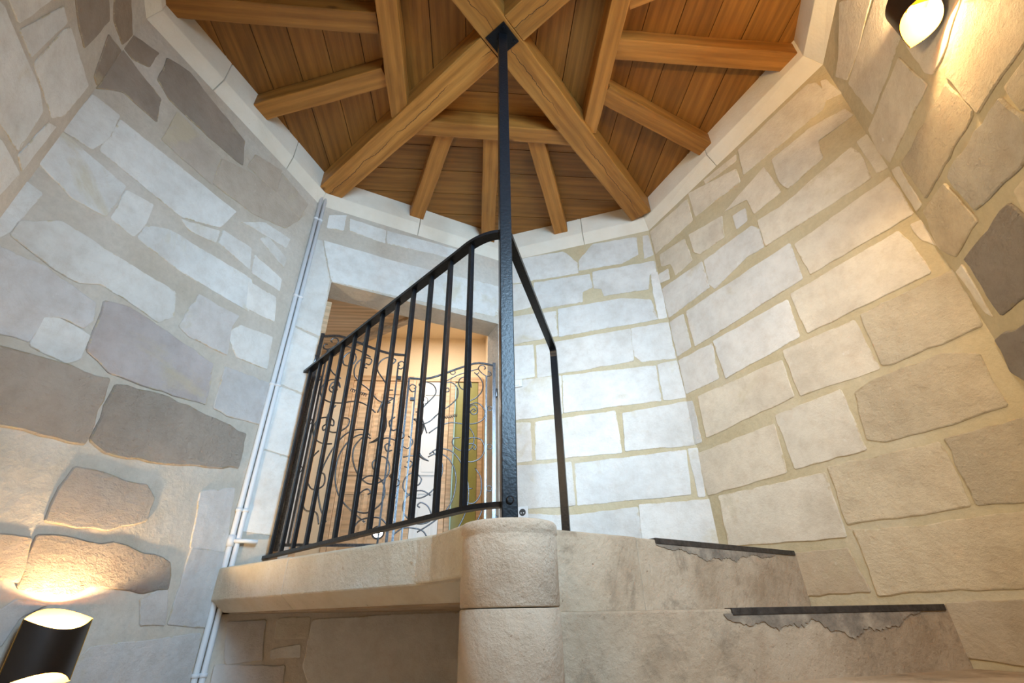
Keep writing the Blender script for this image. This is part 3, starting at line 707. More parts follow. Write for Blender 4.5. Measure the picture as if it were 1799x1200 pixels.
# ------------------------------------------------------------------ newel, landing, steps
def ring_poly(r, n=40, c=(0, 0)): return [(c[0]+r*math.cos(2*math.pi*i/n), c[1]+r*math.sin(2*math.pi*i/n)) for i in range(n)]
NR = 0.125
newel = empty('newel_column', (0, 0, Z0)); tag(newel, 'round limestone newel carrying the black iron post', 'column')
def lathe(name, prof, mat, parent, n=48, loc=(0, 0, 0)):
    V = []; F = []
    for r, z in prof:
        for i in range(n): V.append((r*math.cos(2*math.pi*i/n), r*math.sin(2*math.pi*i/n), z))
    for k in range(len(prof)-1):
        for i in range(n): F.append((k*n+i, k*n+(i+1) % n, (k+1)*n+(i+1) % n, (k+1)*n+i))
    F.append(tuple(range(n-1, -1, -1))); F.append(tuple(range((len(prof)-1)*n, len(prof)*n)))
    o = mesh(name, V, F, mat, parent); o.location = loc
    for p in o.data.polygons: p.use_smooth = len(p.vertices) == 4
    return o
zs = [0.0, 0.2, 0.4, 0.6, 0.8, 1.0, 1.195, 1.395, 1.587]
for k in range(len(zs)-1):
    a, b = zs[k]+0.001, zs[k+1]-0.001
    lathe('drum', [(NR-0.003, a), (NR, a+0.003), (NR+0.0005, (a+b)/2), (NR, b-0.003), (NR-0.003, b)], NEWEL, newel)
a = zs[-1]+0.001
lathe('drum', [(NR-0.003, a), (NR, a+0.004), (NR+0.001, 1.745), (NR-0.0005, 1.750), (NR+0.003, 1.755), (NR+0.003, 1.776), (NR-0.002, 1.782)], NEWEL, newel)

def edge_line(az):                      # front edge of a step: tangent to the newel
    d = azd(az); n = Vector((-d.y, d.x, 0)); return n*0.105, d
INNER = [Vector(offset_poly(WP, 0.0)[k]).to_3d() for k in ORDER]
def hit(p, d):
    best = None
    for i in range(8):
        a, b = INNER[i], INNER[(i+1) % 8]; e = b-a; den = d.x*e.y-d.y*e.x
        if abs(den) < 1e-9: continue
        w = a-p; t = (w.x*e.y-w.y*e.x)/den; s = (w.x*d.y-w.y*d.x)/den
        if t > 0 and -1e-6 <= s <= 1+1e-6 and (best is None or t < best[0]): best = (t, i+s)
    return best
def wedge(az_hi, az_lo, lap):
    """plan of a step between its own front edge (az_lo) and the next edge up (az_hi)"""
    p1, d1 = edge_line(az_lo); p2, d2 = edge_line(az_hi); n2 = Vector((-d2.y, d2.x, 0)); p2 = p2+n2*lap
    h1 = hit(p1, d1); h2 = hit(p2, d2)
    pts = [p1+d1*0.06, p1+d1*h1[0]]
    i = h1[1]; target = h2[1]
    if target > i: i += 8
    k = math.floor(i)
    while k > target+1e-6:
        pts.append(INNER[k % 8]); k -= 1
    pts += [p2+d2*h2[0], p2+d2*0.06]
    return pts
AZ = [60.46+17.75*k for k in range(10)]
TOP = [ZLAND, 1.508, 1.322, 1.125, 0.93, 0.73, 0.53, 0.33, 0.13]
SLAB = ['', 'stone step just below the landing, with a long dark iron nosing', 'stone tread at the bottom right corner, below the second iron nosing']
for k in range(1, 4):
    lab = SLAB[k] if k < 3 else 'lowest of the three stone steps, at the bottom right edge'
    root = empty('stair_step', (0, 0, TOP[k]-0.2)); tag(root, lab, 'step', 'winding stone steps')
    poly = wedge(AZ[k-1], AZ[k], 0.03)
    bot = TOP[k]-0.215
    o = prism('tread_stone', [(p.x, p.y) for p in poly], bot-root.location.z, TOP[k]-root.location.z, STEP, root, bevel=0.006)
    if k == 1: step2 = root
# nosing irons
def nosing(root, az, t0, t1, z):
    p, d = edge_line(az); n = Vector((-d.y, d.x, 0))
    c = [p+d*t0-n*0.006, p+d*t1-n*0.006, p+d*t1+n*0.03, p+d*t0+n*0.03]
    zz = z-root.location.z
    prism('nosing', [(q.x, q.y) for q in c], zz-0.017, zz+0.003, STRAP, root, bevel=0.002)
def patch(root, az, pts, z, name='cement_patch', mat=None):
    """thin irregular skin of cement on a riser; pts in (t along edge, dz below nosing)"""
    p, d = edge_line(az); n = Vector((-d.y, d.x, 0)); V = []
    m = len(pts)
    for off in (0.002, -0.0035):
        for t, dz in pts:
            q = p+d*t+n*off; V.append((q.x, q.y, z-dz-root.location.z))
    F = [tuple(range(m)), tuple(range(2*m-1, m-1, -1))]+[(i, (i+1) % m, m+(i+1) % m, m+i) for i in range(m)]
    mesh(name, V, F, mat or CEMENT, root)
t2 = hit(*edge_line(AZ[1]))[0]
nosing(step2, AZ[1], 0.73, t2-0.02, TOP[1])
def ragged(t0, t1, depth, n=18, seed=3, base=0.02):
    r = random.Random(seed); pts = [(t0, base), (t1, base)]
    for i in range(n+1):
        f = i/n; e = math.sin(math.pi*min(1, max(0, f)))**0.6
        pts.append((t1+(t0-t1)*f, base+0.004+depth*e*(0.55+0.22*math.sin(f*9+seed)+0.14*math.sin(f*23+2*seed)+0.10*math.sin(f*51)+0.16*r.random())))
    return pts
patch(step2, AZ[1], ragged(0.70, 1.50, 0.075, 90, 5, 0.012), TOP[1])

landing = empty('stair_landing', (0, 0, ZLAND-0.2)); tag(landing, 'stone landing at the top of the stairs, in front of the doorway', 'landing')
LZ0 = landing.location.z
# plan: stair edge -> walls B, K, A -> railing edge back to the newel
pL, dL = edge_line(AZ[0]); hL = hit(pL, dL)
r0, r1 = Vector((-0.085, 0.055, 0)), Vector((-1.19, 1.085, 0)); rd = (r1-r0).normalized(); hR = hit(r0, rd)
rn = Vector((-rd.y, rd.x, 0))            # towards the viewer side? sign fixed below
if rn.y > 0: rn = -rn
slab = [pL+dL*0.06, pL+dL*hL[0], INNER[3], INNER[2]]
if hR[1] < 1: slab.append(INNER[1])
slab += [r0+rd*(hR[0])-rn*0.075, r0-rn*0.075]
prism('slab', [(p.x, p.y) for p in slab], 0.003, 0.199, STEP, landing)
tL = hL[0]
# limestone edge blocks under the railing, chamfered below
def edge_block(t0, t1, top):
    V = []
    for t in (t0, t1):
        q = r0+rd*t
        for off, z in ((0, 1.585), (0, top-0.006), (-0.008, top), (-0.17, top), (-0.17, 1.537), (-0.06, 1.537)):
            p = q+rn*off; V.append((p.x, p.y, z-LZ0))
    F = [tuple(range(5, -1, -1)), tuple(range(6, 12))]+[(i, (i+1) % 6, 6+(i+1) % 6, 6+i) for i in range(6)]
    mesh('edge_stone', V, F, EDGEST, landing, bevel=0.003, bseg=1)
cp = [(-0.02, -0.118), (-0.075, -0.092), (-0.112, -0.05)]+[tuple((r0+rd*t+rn*o)[:2]) for t, o in ((0.10, 0.035), (0.17, 0.010), (0.25, 0.0))]+[tuple((r0+rd*t-rn*0.17)[:2]) for t in (0.25, 0.0)]
prism('edge_stone', cp, 1.587-LZ0, 1.712-LZ0, EDGEST, landing, bevel=0.006)
edge_block(0.01, 1.0, 1.717); edge_block(1.002, hR[0]-0.002, 1.719)
# riser of the landing towards the stairs, blocks proud of the slab
def riser_block(t0, t1, top, mat, front=0.004):
    n = Vector((-dL.y, dL.x, 0)); c = [pL+dL*t0-n*front, pL+dL*t1-n*front, pL+dL*t1+n*0.1, pL+dL*t0+n*0.1]
    prism('riser_stone', [(q.x, q.y) for q in c], 1.505-LZ0, top-LZ0, mat, landing, bevel=0.005)
riser_block(0.07, 0.60, ZLAND+0.004, STEP); riser_block(0.603, tL-0.004, ZLAND+0.002, STEP, 0.001)
nosing(landing, AZ[0], 0.70, tL-0.02, ZLAND+0.004)
patch(landing, AZ[0], ragged(0.70, 1.47, 0.045, 90, 9, 0.012), ZLAND, 'cement_patch')
floor = mesh('floor', *prismv([offset_poly(WP, 0.1)[k] for k in ORDER], Z0-0.1, Z0), FLOORMAT); tag(floor, 'stone floor at the foot of the tower', kind='structure')

# ------------------------------------------------------------------ iron post, railing
post = empty('iron_post', (0, 0, 1.712)); tag(post, 'square black iron post from the newel up to the beam crossing', 'post')
PW = 0.0225
o = box('shaft', -PW, PW, -PW, PW, 0.0, 4.172-1.712, IRON, post, bevel=0.003); o.rotation_euler = (0, 0, math.radians(5))
hp = 0.064
o = box('top_plate', -hp, hp, -hp, hp, 0, 0.008, IRON, post, bevel=0.0015); o.location = (0, 0.01, 4.171-1.712); o.rotation_euler = (0, 0, math.radians(46.8))
for sx, sy in ((-1, -1), (1, -1), (-1, 1), (1, 1)):
    q = Matrix.Rotation(math.radians(46.8), 3, 'Z') @ Vector((sx*0.046, sy*0.046, 0))
    b_ = lathe('bolt', [(0.006, 0), (0.007, 0.002), (0.005, 0.006)], IRON, post, 6, (q.x, q.y+0.01, 4.164-1.712))
b_ = lathe('bolt', [(0.011, 0), (0.011, 0.004), (0.007, 0.006)], IRON, post, 16); b_.rotation_euler = (math.radians(90), 0, math.radians(5)); b_.location = (0.002, -PW+0.001, 0.062)

ZH, ZBR = 2.775, 1.768
rail = empty('landing_railing', (-0.6, 0.62, ZLAND)); tag(rail, 'black iron railing with square bars between the post and the pipes', 'railing')
RO = rail.location
def rl(x, y, z): return Vector((x, y, z))-RO
s0, s1 = Vector((-0.127, 0.076)), Vector((-1.045, 1.172)); sd = (s1-s0).normalized()
end = s0+sd*1.56
def rail_path(z):
    pts = [end, s0+sd*1.0, s0+sd*0.3, s0+sd*0.06, s0+sd*0.0, s0+Vector((0.045, -0.038)), s0+Vector((0.085, -0.058)), Vector((-0.018, 0.012))]
    base = [pts[0], pts[1], pts[2], pts[3]]
    bend = catmull([rl(p.x, p.y, z) for p in pts[3:]], 5)
    return [rl(p.x, p.y, z) for p in base[:3]]+bend
sweep('handrail', rail_path(ZH), rect(0.040, 0.014), IRON, rail)
sweep('bottom_rail', rail_path(ZBR), rect(0.026, 0.014), IRON, rail)
bw = 0.0085
for k in range(12):
    p = s0+sd*(0.133*k)
    v, f = boxv(-bw, bw, -bw, bw, ZBR+0.004, ZH-0.004)
    o = mesh('baluster', v, f, IRON, rail, bevel=0.0012); o.location = rl(p.x, p.y, 0); o.rotation_euler = (0, 0, math.atan2(sd.y, sd.x))
# guard rail on the far side of the post
g2 = empty('guard_rail', (0.324, 0.9, ZLAND)); tag(g2, 'plain bent iron handrail with one leg, right of the black post', 'railing')
GO = g2.location
e0 = Vector((0.012, 0.02, ZH)); e1 = Vector((0.324, 0.9, ZH)); gd = (e1-e0).normalized()
path = [e0-GO, (e0+e1)/2-GO, e1-gd*0.05-GO]+catmull([e1-gd*0.05-GO, e1-gd*0.012+Vector((0, 0, -0.008))-GO, e1+Vector((0, 0, -0.05))-GO], 4)[1:]+[e1+Vector((0, 0, -0.5))-GO, Vector((e1.x, e1.y, ZLAND))-GO]
side = gd.cross(Vector((0, 0, 1)))
# sweep with a fixed side vector so the bar does not twist at the bend
def sweep_fixed(name, path, side, w, h, mat, parent):
    V = []; F = []; n = len(path)
    for i, p in enumerate(path):
        t = (path[min(i+1, n-1)]-path[max(i-1, 0)]).normalized(); u = side.cross(t).normalized()
        for a, b in rect(w, h): V.append(p+side*a+u*b)
    for i in range(n-1):
        for j in range(4): F.append((i*4+j, i*4+(j+1) % 4, (i+1)*4+(j+1) % 4, (i+1)*4+j))
    F += [(3, 2, 1, 0), tuple(range((n-1)*4, n*4))]
    return mesh(name, V, F, mat, parent)
nb = 3+3
sweep_fixed('handrail', path[:nb+1], side, 0.036, 0.022, IRON, g2)
sweep_fixed('leg', path[nb:], side, 0.036, 0.022, IRON, g2)
box('foot_plate', -0.04, 0.04, -0.04, 0.04, 0, 0.006, IRON, g2)

# ------------------------------------------------------------------ wrought iron gate leaves
def zoom_sz(x, y): return ((655-x)*0.0013, 3.09-(y-180)*0.00122)
SCROLLS = [
 [(598, 210), (608, 200), (595, 185), (575, 190), (568, 212), (590, 240), (615, 252), (638, 240), (635, 220), (620, 222)],
 [(565, 212), (510, 225), (450, 245), (385, 285)],
 [(570, 235), (558, 246), (545, 235), (570, 262), (592, 300), (590, 350), (560, 395), (520, 415)],
 [(525, 310), (515, 335), (480, 335), (460, 300), (470, 265), (500, 258), (524, 290), (530, 330)],
 [(395, 350), (410, 345), (405, 325), (385, 330), (378, 300), (420, 290), (455, 330), (455, 390), (420, 435), (375, 470), (340, 510)],
 [(545, 480), (556, 472), (545, 464), (528, 480), (545, 498), (566, 485), (562, 452), (540, 440), (515, 465)],
 [(515, 465), (530, 435), (570, 430), (605, 470), (600, 520), (560, 550), (500, 550), (430, 540), (370, 560), (320, 600)],
 [(520, 565), (550, 620), (545, 680), (520, 705), (480, 700), (445, 670), (445, 635), (480, 628)],
 [(545, 690), (558, 700), (562, 680), (540, 665), (515, 672), (518, 645), (545, 632), (590, 645), (606, 690), (590, 740), (550, 765), (505, 762)],
 [(330, 720), (370, 690), (430, 700), (475, 745), (510, 820), (530, 900), (528, 985), (505, 1060), (470, 1120)],
 [(325, 735), (375, 715), (430, 750), (465, 830), (462, 930), (430, 1010), (370, 1070), (300, 1120)],
 [(345, 705), (395, 770), (395, 840), (360, 910), (310, 950), (260, 945), (220, 905), (225, 850), (260, 822), (300, 850), (290, 885), (265, 880)],
 [(350, 940), (310, 915), (260, 925), (228, 975), (240, 1040), (300, 1080), (360, 1060), (345, 1000), (310, 975), (292, 990), (305, 1000)],
 [(245, 475), (270, 480), (265, 515), (240, 520), (280, 545), (320, 530), (350, 495)],
 [(235, 345), (215, 350), (200, 325), (215, 305), (235, 318), (226, 332)],
 [(270, 330), (250, 300), (290, 285), (330, 310), (340, 360), (300, 420), (270, 470), (290, 540), (310, 600)],
 [(215, 790), (240, 795), (252, 770), (238, 758), (225, 768)], [(205, 740), (250, 730), (285, 750)],
 [(560, 800), (590, 850), (590, 930), (555, 980), (510, 960), (515, 910), (550, 905)],
 [(190, 1140), (240, 1100), (320, 1110), (350, 1150)], [(600, 1010), (570, 1070), (520, 1080), (500, 1130)],
 [(220, 620), (245, 650), (225, 690), (200, 680)],
]
CIRC = [(425, 238, 14), (178, 727, 15), (632, 675, 14), (632, 900, 14), (178, 950, 15), (632, 450, 13)]
def gate_leaf(name, hinge, ang, width, mirror, label, z_hinge, z_free):
    root = empty(name, (hinge.x, hinge.y, 1.79), ang); tag(root, label, 'gate', 'wrought iron gate leaves')
    kx = width/0.598*mirror
    def P(s, z, y=0): return Vector((s*kx, y, z-1.79))
    W = 0.598
    def ztop(s):
        f = max(0, min(1, (s-0.10)/(W-0.16))); f = f*f*(3-2*f); return z_hinge+(z_free-z_hinge)*f+0.012*math.sin(math.pi*min(1, s/0.2))*(s < 0.2)
    st = rect(0.022, 0.022)
    sweep('hinge_stile', [P(0, 1.80), P(0, z_hinge+0.02)], st, GATEIRON, root, up=(0, 1, 0))
    sweep('inner_stile', [P(0.055, 1.83), P(0.055, ztop(0.055)-0.1)], rect(0.012, 0.012), GATEIRON, root, up=(0, 1, 0))
    sweep('free_stile', [P(W, 1.80), P(W, z_free)], rect(0.014, 0.014), GATEIRON, root, up=(0, 1, 0))
    sweep('inner_stile', [P(W-0.05, 1.83), P(W-0.05, z_free-0.06)], rect(0.010, 0.010), GATEIRON, root, up=(0, 1, 0))
    sweep('top_rail', [P(W*i/16, ztop(W*i/16)) for i in range(17)], rect(0.012, 0.012), GATEIRON, root, up=(0, 1, 0))
    sweep('bottom_rail', [P(0, 1.83), P(W, 1.83)], rect(0.014, 0.014), GATEIRON, root, up=(0, 1, 0))
    for sc in SCROLLS:
        pts = []
        for x, y in sc:
            s, z = zoom_sz(x, y)
            base = 3.09+(2.93-3.09)*0
            top_here = ztop(max(0, min(W, s)))
            # the leaf heads differ a little: slide the pattern with the top rail
            ref_f = max(0, min(1, (s-0.10)/(W-0.16))); ref = 3.10+(2.985-3.10)*ref_f*ref_f*(3-2*ref_f)
            z += (top_here-ref)*max(0, min(1, (z-1.9)/1.1))
            pts.append(P(s, z))
        sweep('scroll', catmull(pts, 5), circ(0.0045, 6), GATEIRON, root, up=(0, 1, 0), smooth=True)
    for x, y, r in CIRC:
        s, z = zoom_sz(x, y)
        sweep('ring', [P(s+0.0013*r*math.cos(2*math.pi*i/14), z+0.00125*r*math.sin(2*math.pi*i/14)) for i in range(14)], circ(0.0035, 6), GATEIRON, root, up=(0, 1, 0), smooth=True, closed=True)
    # acanthus leaf: a swelling curled blade with ribs
    pts = [zoom_sz(*q) for q in ((250, 560), (285, 575), (283, 610), (268, 650), (266, 700), (290, 748), (330, 770))]
    path = catmull([P(s, z) for s, z in pts], 4); n = len(path)
    rad = [0.25+1.0*math.sin(math.pi*min(1, i/(n-1)))**0.8 for i in range(n)]
    sweep('acanthus_leaf', path, [(0.010*math.cos(t)*(1.0 if k % 2 else 0.72), 0.016*math.sin(t)*(1.0 if k % 2 else 0.72)) for k, t in enumerate([2*math.pi*i/12 for i in range(12)])], GATEIRON, root, up=(0, 1, 0), radii=rad, smooth=True)
    # coiled wire
    a = Vector(P(*zoom_sz(378, 527))); b = Vector(P(*zoom_sz(460, 503))); ax = (b-a)
    nn = Vector((-ax.z, 0, ax.x)).normalized()
    coil = [a+ax*(i/72)+nn*0.009*math.cos(i*2*math.pi/9)+Vector((0, 0.009, 0))*math.sin(i*2*math.pi/9) for i in range(73)]
    sweep('coil', coil, circ(0.0028, 5), GATEIRON, root, up=(0.3, 0.9, 0.2), smooth=True)
    for z in (1.98, 2.85):
        lathe('hinge', [(0.012, 0), (0.014, 0.004), (0.014, 0.06), (0.012, 0.064)], GATEIRON, root, 12, tuple(P(-0.018*1, z)))
    box('latch_bolt', *sorted(((W-0.05)*kx, (W-0.02)*kx)), -0.012, 0.012, 2.78-1.79, 2.80-1.79, GATEIRON, root)
    return root
a_, d_, n_, L_ = frame('AK')
base_ang = math.atan2(d_.y, d_.x)
hl = a_+d_*0.205-n_*0.03; hr = a_+d_*1.397-n_*0.03
# right leaf: from its hinge towards -u, swung into the corridor; left leaf +u, swung towards the stairs
gate_leaf('iron_gate_leaf', hr, base_ang+math.radians(-14), 0.60, -1, 'bright right leaf of the scrolled iron gate, swung into the corridor', 3.10, 2.945)
gate_leaf('iron_gate_leaf', hl, base_ang+math.radians(-17), 0.53, 1, 'dark left leaf of the scrolled iron gate, behind the railing bars', 3.05, 2.955)

# ------------------------------------------------------------------ corridor beyond the doorway
CY = 3.4
def strct(name, v, f, mat, label): return tag(mesh(name, v, f, mat), label, kind='structure')
strct('wall_corridor_back', *boxv(-2.6, 0.5, CY, CY+0.1, 1.6, 4.3), TAN, 'tan corridor wall with doors seen through the doorway')
strct('wall_corridor_right', *prismv([(0.10, 1.97), (0.22, 1.97), (0.12, CY), (-0.005, CY)], 1.6, 4.3), TAN, 'tan corridor side wall at the right door jamb')
strct('wall_corridor_left', *boxv(-2.7, -2.6, 1.3, CY+0.1, 1.6, 4.3), TAN, 'tan corridor side wall far left')
strct('wall_corridor_front', *prismv([(-2.6, 1.30), tuple(WO['A']), (WO['A'][0]+0.02, WO['A'][1]+0.03), (-2.6, 1.36)], 1.6, 4.3), TAN, 'tan corridor wall beside the tower')
strct('ceiling_corridor', *prismv([tuple(WO['A']), tuple(WO['K']), (0.25, CY+0.1), (-2.7, CY+0.1), (-2.7, 1.30)], 4.3, 4.36), TAN, 'tan corridor ceiling')
strct('floor_corridor', *boxv(-2.7, 0.5, 1.95, CY+0.1, 1.60, 1.70), FLOORMAT, 'corridor floor behind the gate')
# boarded soffit just inside the doorway
sof = empty('wood_soffit', (-1.0, 1.9, 3.50)); tag(sof, 'pale wooden soffit board with moulded edge behind the door lintel', 'panel')
so = sof.location
poly = [(-1.75, 1.50), (-1.16, 1.42), (-0.46, 1.66), (-0.63, 1.70), (-1.30, 2.26), (-1.75, 2.6)]
poly = [(-1.75, 1.52), (-1.18, 1.455), (-0.60, 1.69), (-1.32, 2.27), (-1.8, 2.62)]
prism('board', [(p[0]-so.x, p[1]-so.y) for p in poly], 0, 0.03, PANELW, sof)
q0, q1 = Vector((-0.62, 1.70, 0)), Vector((-1.8, 2.64, 0)); qd = (q1-q0).normalized()
qn = Vector((-qd.y, qd.x, 0))
if qn.y < 0: qn = -qn
prism('edge_moulding', [(p.x-so.x, p.y-so.y) for p in (q0, q1, q1+qn*0.05, q0+qn*0.05)], -0.035, 0.035, DOORW, sof, bevel=0.004)
prism('upstand', [(p.x-so.x, p.y-so.y) for p in (q0+qn*0.005, q1+qn*0.005, q1+qn*0.03, q0+qn*0.03)], 0.035, 0.79, TAN, sof)

def framed_door(name, x0, x1, label, leaf_mat, frame_mat, panels, cat='door', handle=True, cw=0.05):
    z0, z1 = 1.70, 3.74
    r = empty(name, ((x0+x1)/2, CY, z0)); r['kind'] = 'structure'; r['label'] = label
    c = Vector(((x0+x1)/2, CY, z0)); hw = (x1-x0)/2; H = z1-z0
    box('casing', -hw-cw, -hw, -0.03, 0, 0, H, frame_mat, r, 0.004)
    box('casing', hw, hw+cw, -0.03, 0, 0, H, frame_mat, r, 0.004)
    box('casing', -hw-cw, hw+cw, -0.032, 0, H, H+0.06, frame_mat, r, 0.004)
    leaf = box('leaf', -hw+0.004, hw-0.004, -0.018, -0.001, 0.005, H-0.004, leaf_mat, r)
    for a, b, c0, c1 in panels:
        xa, xb = -hw+2*hw*a, -hw+2*hw*b; za, zb = H*c0, H*c1
        for e in ((xa, xb, za, za+0.018), (xa, xb, zb-0.018, zb), (xa, xa+0.018, za+0.018, zb-0.018), (xb-0.018, xb, za+0.018, zb-0.018)):
            box('moulding', e[0], e[1], -0.028, -0.017, e[2], e[3], leaf_mat, leaf)
        box('panel', xa+0.03, xb-0.03, -0.024, -0.017, za+0.03, zb-0.03, leaf_mat, leaf, 0.003)
    if handle:
        h = lathe('handle', [(0.012, 0), (0.012, 0.03), (0.022, 0.035), (0.022, 0.05), (0.01, 0.055)], GATEIRON, leaf, 12); h.rotation_euler = (math.radians(90), 0, 0); h.location = (hw-0.07, -0.018, 1.0)
    return r
framed_door('door_1', -1.42, -0.83, 'pine panelled door behind the gate, seen between the two leaves', DOORW, DOORW, [(0.12, 0.46, 0.08, 0.42), (0.54, 0.88, 0.08, 0.42), (0.12, 0.46, 0.50, 0.93), (0.54, 0.88, 0.50, 0.93)])
framed_door('door_2', -0.70, -0.43, 'narrow white door right of the pine door', WHITE, DOORW, [(0.15, 0.85, 0.08, 0.42), (0.15, 0.85, 0.50, 0.93)], handle=False)
g = framed_door('door_3', -0.325, -0.075, 'narrow olive green door at the right end of the corridor', GREENGL, DOORW, [], handle=False)
box('glass_edge', -0.122, -0.112, -0.06, -0.02, 0.02, 2.0, GLASS, g)
framed_door('door_4', -2.18, -1.74, 'white door with pine frame at the left end of the corridor', WHITE, DOORW, [(0.15, 0.85, 0.08, 0.42), (0.15, 0.85, 0.50, 0.93)])
ph = empty('pull_handle', (0.035, 2.9, 3.0)); tag(ph, 'dark upright pull handle on the tan wall at the right jamb', 'handle')
sweep('bar', [(-0.04, 0, -0.14), (-0.04, 0, 0.14)], circ(0.008, 8), IRON, ph, up=(0, 1, 0))
for z in (-0.12, 0.12): sweep('bracket', [(-0.04, 0, z), (0.03, 0, z)], circ(0.007, 8), IRON, ph, up=(0, 1, 0))

def glare_disc(loc, face, label):  # added glowing discs standing in for sun reflections behind the gate
    r = empty('added_glare_disc', loc); tag(r, label, 'light', 'added glare discs in the corridor')
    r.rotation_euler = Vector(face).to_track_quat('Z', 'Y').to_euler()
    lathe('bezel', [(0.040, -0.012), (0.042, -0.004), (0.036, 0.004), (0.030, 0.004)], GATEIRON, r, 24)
    lathe('lens', [(0.030, 0.0035), (0.026, 0.008), (0.014, 0.012), (0.004, 0.013)], GLAREGLOW, r, 24)
glare_disc((-0.65, 3.366, 3.51), (0.05, -1, -0.25), 'added glowing disc standing in for glare behind the right gate leaf')
glare_disc((-0.70, 1.90, 1.975), (0.25, -1, -0.1), 'added glowing disc standing in for low glare behind the gate and bottom rail')

# timber jamb post at the left of the doorway
jb = box('door_jamb_lining', 0, 0.035, 0, 0.10, 0, 1.68, DOORW, None, 0.003)
p = wpt('AK', 0.187, 1.73, -0.17); jb.location = p; jb.rotation_euler = (0, 0, base_ang); tag(jb, 'upright wooden lining on the left door jamb', 'jamb')

# ------------------------------------------------------------------ conduit pipes in the corner
ca = Vector(WP['A']).to_3d(); into = Vector((0.62, -0.78, 0))
dd = frame('DA')[1]; dk = frame('AK')[1]
pA = ca-Vector((dd.x, dd.y, 0))*0.016+Vector((frame('DA')[2].x, frame('DA')[2].y, 0))*0.013
pB = ca+Vector((dk.x, dk.y, 0))*0.026+Vector((frame('AK')[2].x, frame('AK')[2].y, 0))*0.013
for pp, lab, branch in ((pA, 'left of the two white conduit pipes in the wall corner', True), (pB, 'right of the two white conduit pipes in the wall corner', False)):
    r = empty('conduit_pipe', (pp.x, pp.y, 0.2)); tag(r, lab, 'pipe', 'white pipes in the corner')
    sweep('tube', [(0, 0, 0), (0, 0, 1), (0, 0, 2), (0, 0, 3.98)], circ(0.0125, 16), PIPE, r, up=(0, 1, 0), smooth=True)
    for z in (3.93, 3.265, 2.65, 1.968, 1.30):
        lathe('clip', [(0.0125, 0), (0.0165, 0.001), (0.0165, 0.015), (0.0125, 0.016)], PIPE, r, 20, (0, 0, z-0.2))
        box('clip_base', -0.007, 0.007, 0.0, 0.026, z-0.2, z-0.2+0.014, PIPE, r)
    if branch:
        e = Vector((dk.x, dk.y, 0))
        lathe('tee', [(0.0165, 0), (0.0165, 0.05)], PIPE, r, 16, (0, 0, 1.81-0.2))
        sweep('branch', [(0, 0, 1.835-0.2), tuple(e*0.06+Vector((0, 0, 1.835-0.2))+Vector((0.01, -0.012, 0))), tuple(e*0.10+Vector((0, 0, 1.833-0.2))+Vector((0.02, -0.01, 0)))], circ(0.0095, 12), PIPE, r, smooth=True)

# ------------------------------------------------------------------ wall switch, socket
def plate(name, w, u, z, sw, sh, label, cat, parts):
    a, d, n, L = frame(w); p = wpt(w, u, z, 0.010); r = empty(name, p, math.atan2(d.y, d.x)); tag(r, label, cat)
    box('cover', -sw/2, sw/2, -0.008, 0.004, -sh/2, sh/2, SWITCH, r, 0.002); parts(r)
def sock(r):
    o = lathe('well', [(0.021, 0), (0.021, 0.002), (0.019, 0.003)], SOCKETIN, r, 24); o.rotation_euler = (math.radians(90), 0, 0); o.location = (0, -0.0075, 0)
    for s in (-1, 1):
        o = lathe('pin', [(0.004, 0), (0.004, 0.004)], SWITCH, r, 8); o.rotation_euler = (math.radians(90), 0, 0); o.location = (0.008*s, -0.009, -0.004)
plate('wall_socket', 'KB', 0.106, 2.055, 0.068, 0.068, 'white wall socket low on the wall just right of the post foot', 'socket', sock)
plate('light_switch', 'KB', 0.090, 2.937, 0.075, 0.055, 'white light switch on the wall, half hidden by the post', 'switch', lambda r: box('rocker', -0.02, 0.02, -0.012, -0.007, -0.018, 0.018, SWITCH, r, 0.002))

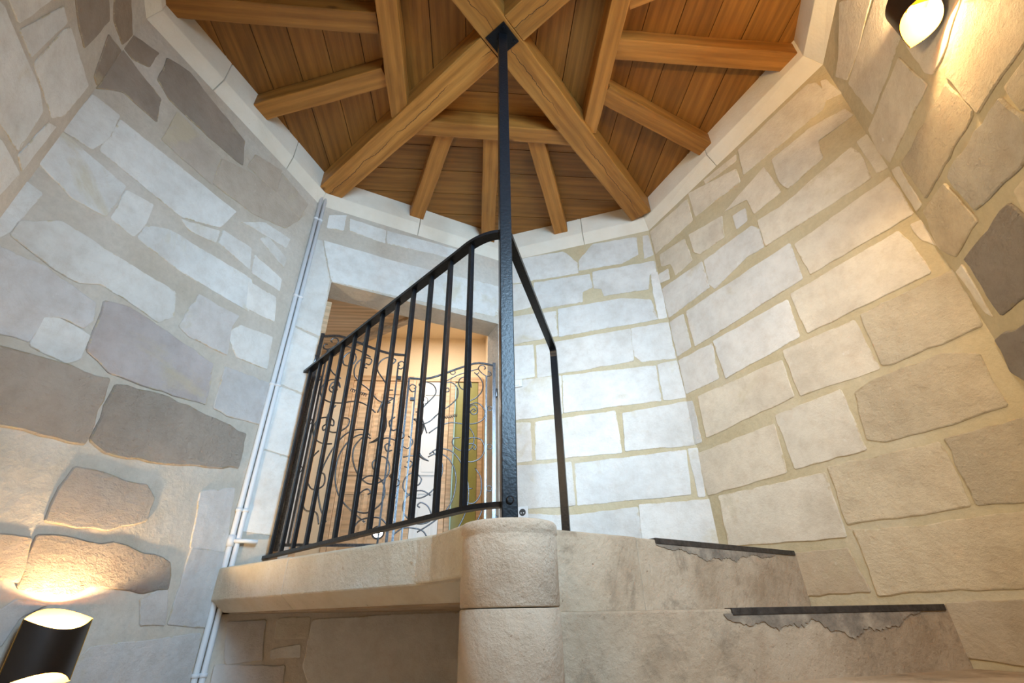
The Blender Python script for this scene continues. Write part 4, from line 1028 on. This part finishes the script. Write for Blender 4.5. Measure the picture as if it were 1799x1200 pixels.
# ------------------------------------------------------------------ almond-shaped wall lamps
def wall_lamp(w, u, zc, label, power):
    a, d, n, L = frame(w); p = wpt(w, u, zc, 0); r = empty('wall_lamp', p, math.atan2(d.y, d.x)); tag(r, label, 'lamp', 'almond-shaped up and down wall lamps')
    # local x along the wall, local -y into the room
    hw, dep, hh, cut = 0.102, 0.052, 0.088, 0.030; yc = -0.066; N = 18; th = 0.0025
    def plate_(sgn, inner):
        V = []; F = []
        for i in range(N+1):
            t = -1+2*i/N; x = hw*t; y = yc-sgn*(dep*(1-t*t)-(th if inner else 0)); c = cut*(1-t*t)
            zt = hh-c*sgn; zb = -hh+c*sgn          # front plate is cut back, back plate runs on
            V += [(x, y, zb), (x, y, zt)]
        for i in range(N): F.append((2*i, 2*i+2, 2*i+3, 2*i+1))
        return V, F
    for sgn, nm in ((1, 'front_shell'), (-1, 'back_shell')):
        V, F = plate_(sgn, False); mesh(nm, V, F, LAMPOUT, r, smooth=True)
        V, F = plate_(sgn, True); mesh('gold_lining', V, F, LAMPIN, r, smooth=True)
    box('wall_bracket', -0.03, 0.03, yc+dep-0.002, 0.0, -0.03, 0.03, LAMPOUT, r)
    box('lamp_holder', -0.012, 0.012, yc-0.012, yc+dep-0.002, -0.012, 0.012, LAMPIN, r)
    for s in (-1, 1):
        o = lathe('bulb', [(0.006, 0), (0.009, 0.006), (0.009, 0.02), (0.005, 0.026)], BULB, r, 14, (0, yc, 0.012 if s > 0 else -0.038))
        l = bpy.data.lights.new('bulb_light', 'POINT'); l.energy = power; l.color = (1.0, 0.70, 0.36); l.shadow_soft_size = 0.011
        lo = new_obj('bulb_light', l, r); lo.location = (0, yc-0.001, 0.045*s)
wall_lamp('DA', 0.655, 1.432, 'dark almond-shaped wall lamp glowing gold at lower left', 26)
wall_lamp('CF', 0.665, 3.375, 'almond-shaped wall lamp at the top right, bright bulb inside', 24)

# ------------------------------------------------------------------ window in the wall behind the viewer
a, d, n, L = frame('FG')
win = empty('window_1', wpt('FG', (WIN[0]+WIN[1])/2, WIN[2], -0.12), math.atan2(d.y, d.x)); tag(win, 'tall casement window behind the viewer', kind='structure')
w2, H = (WIN[1]-WIN[0])/2, WIN[3]-WIN[2]
for x0, x1, z0, z1, nm in ((-w2, -w2+0.05, 0, H, 'frame'), (w2-0.05, w2, 0, H, 'frame'), (-w2+0.05, w2-0.05, 0, 0.05, 'frame'), (-w2+0.05, w2-0.05, H-0.05, H, 'frame'), (-0.015, 0.015, 0.05, H-0.05, 'glazing_bar')):
    box(nm, x0, x1, -0.025, 0.025, z0, z1, WHITE, win, 0.003)
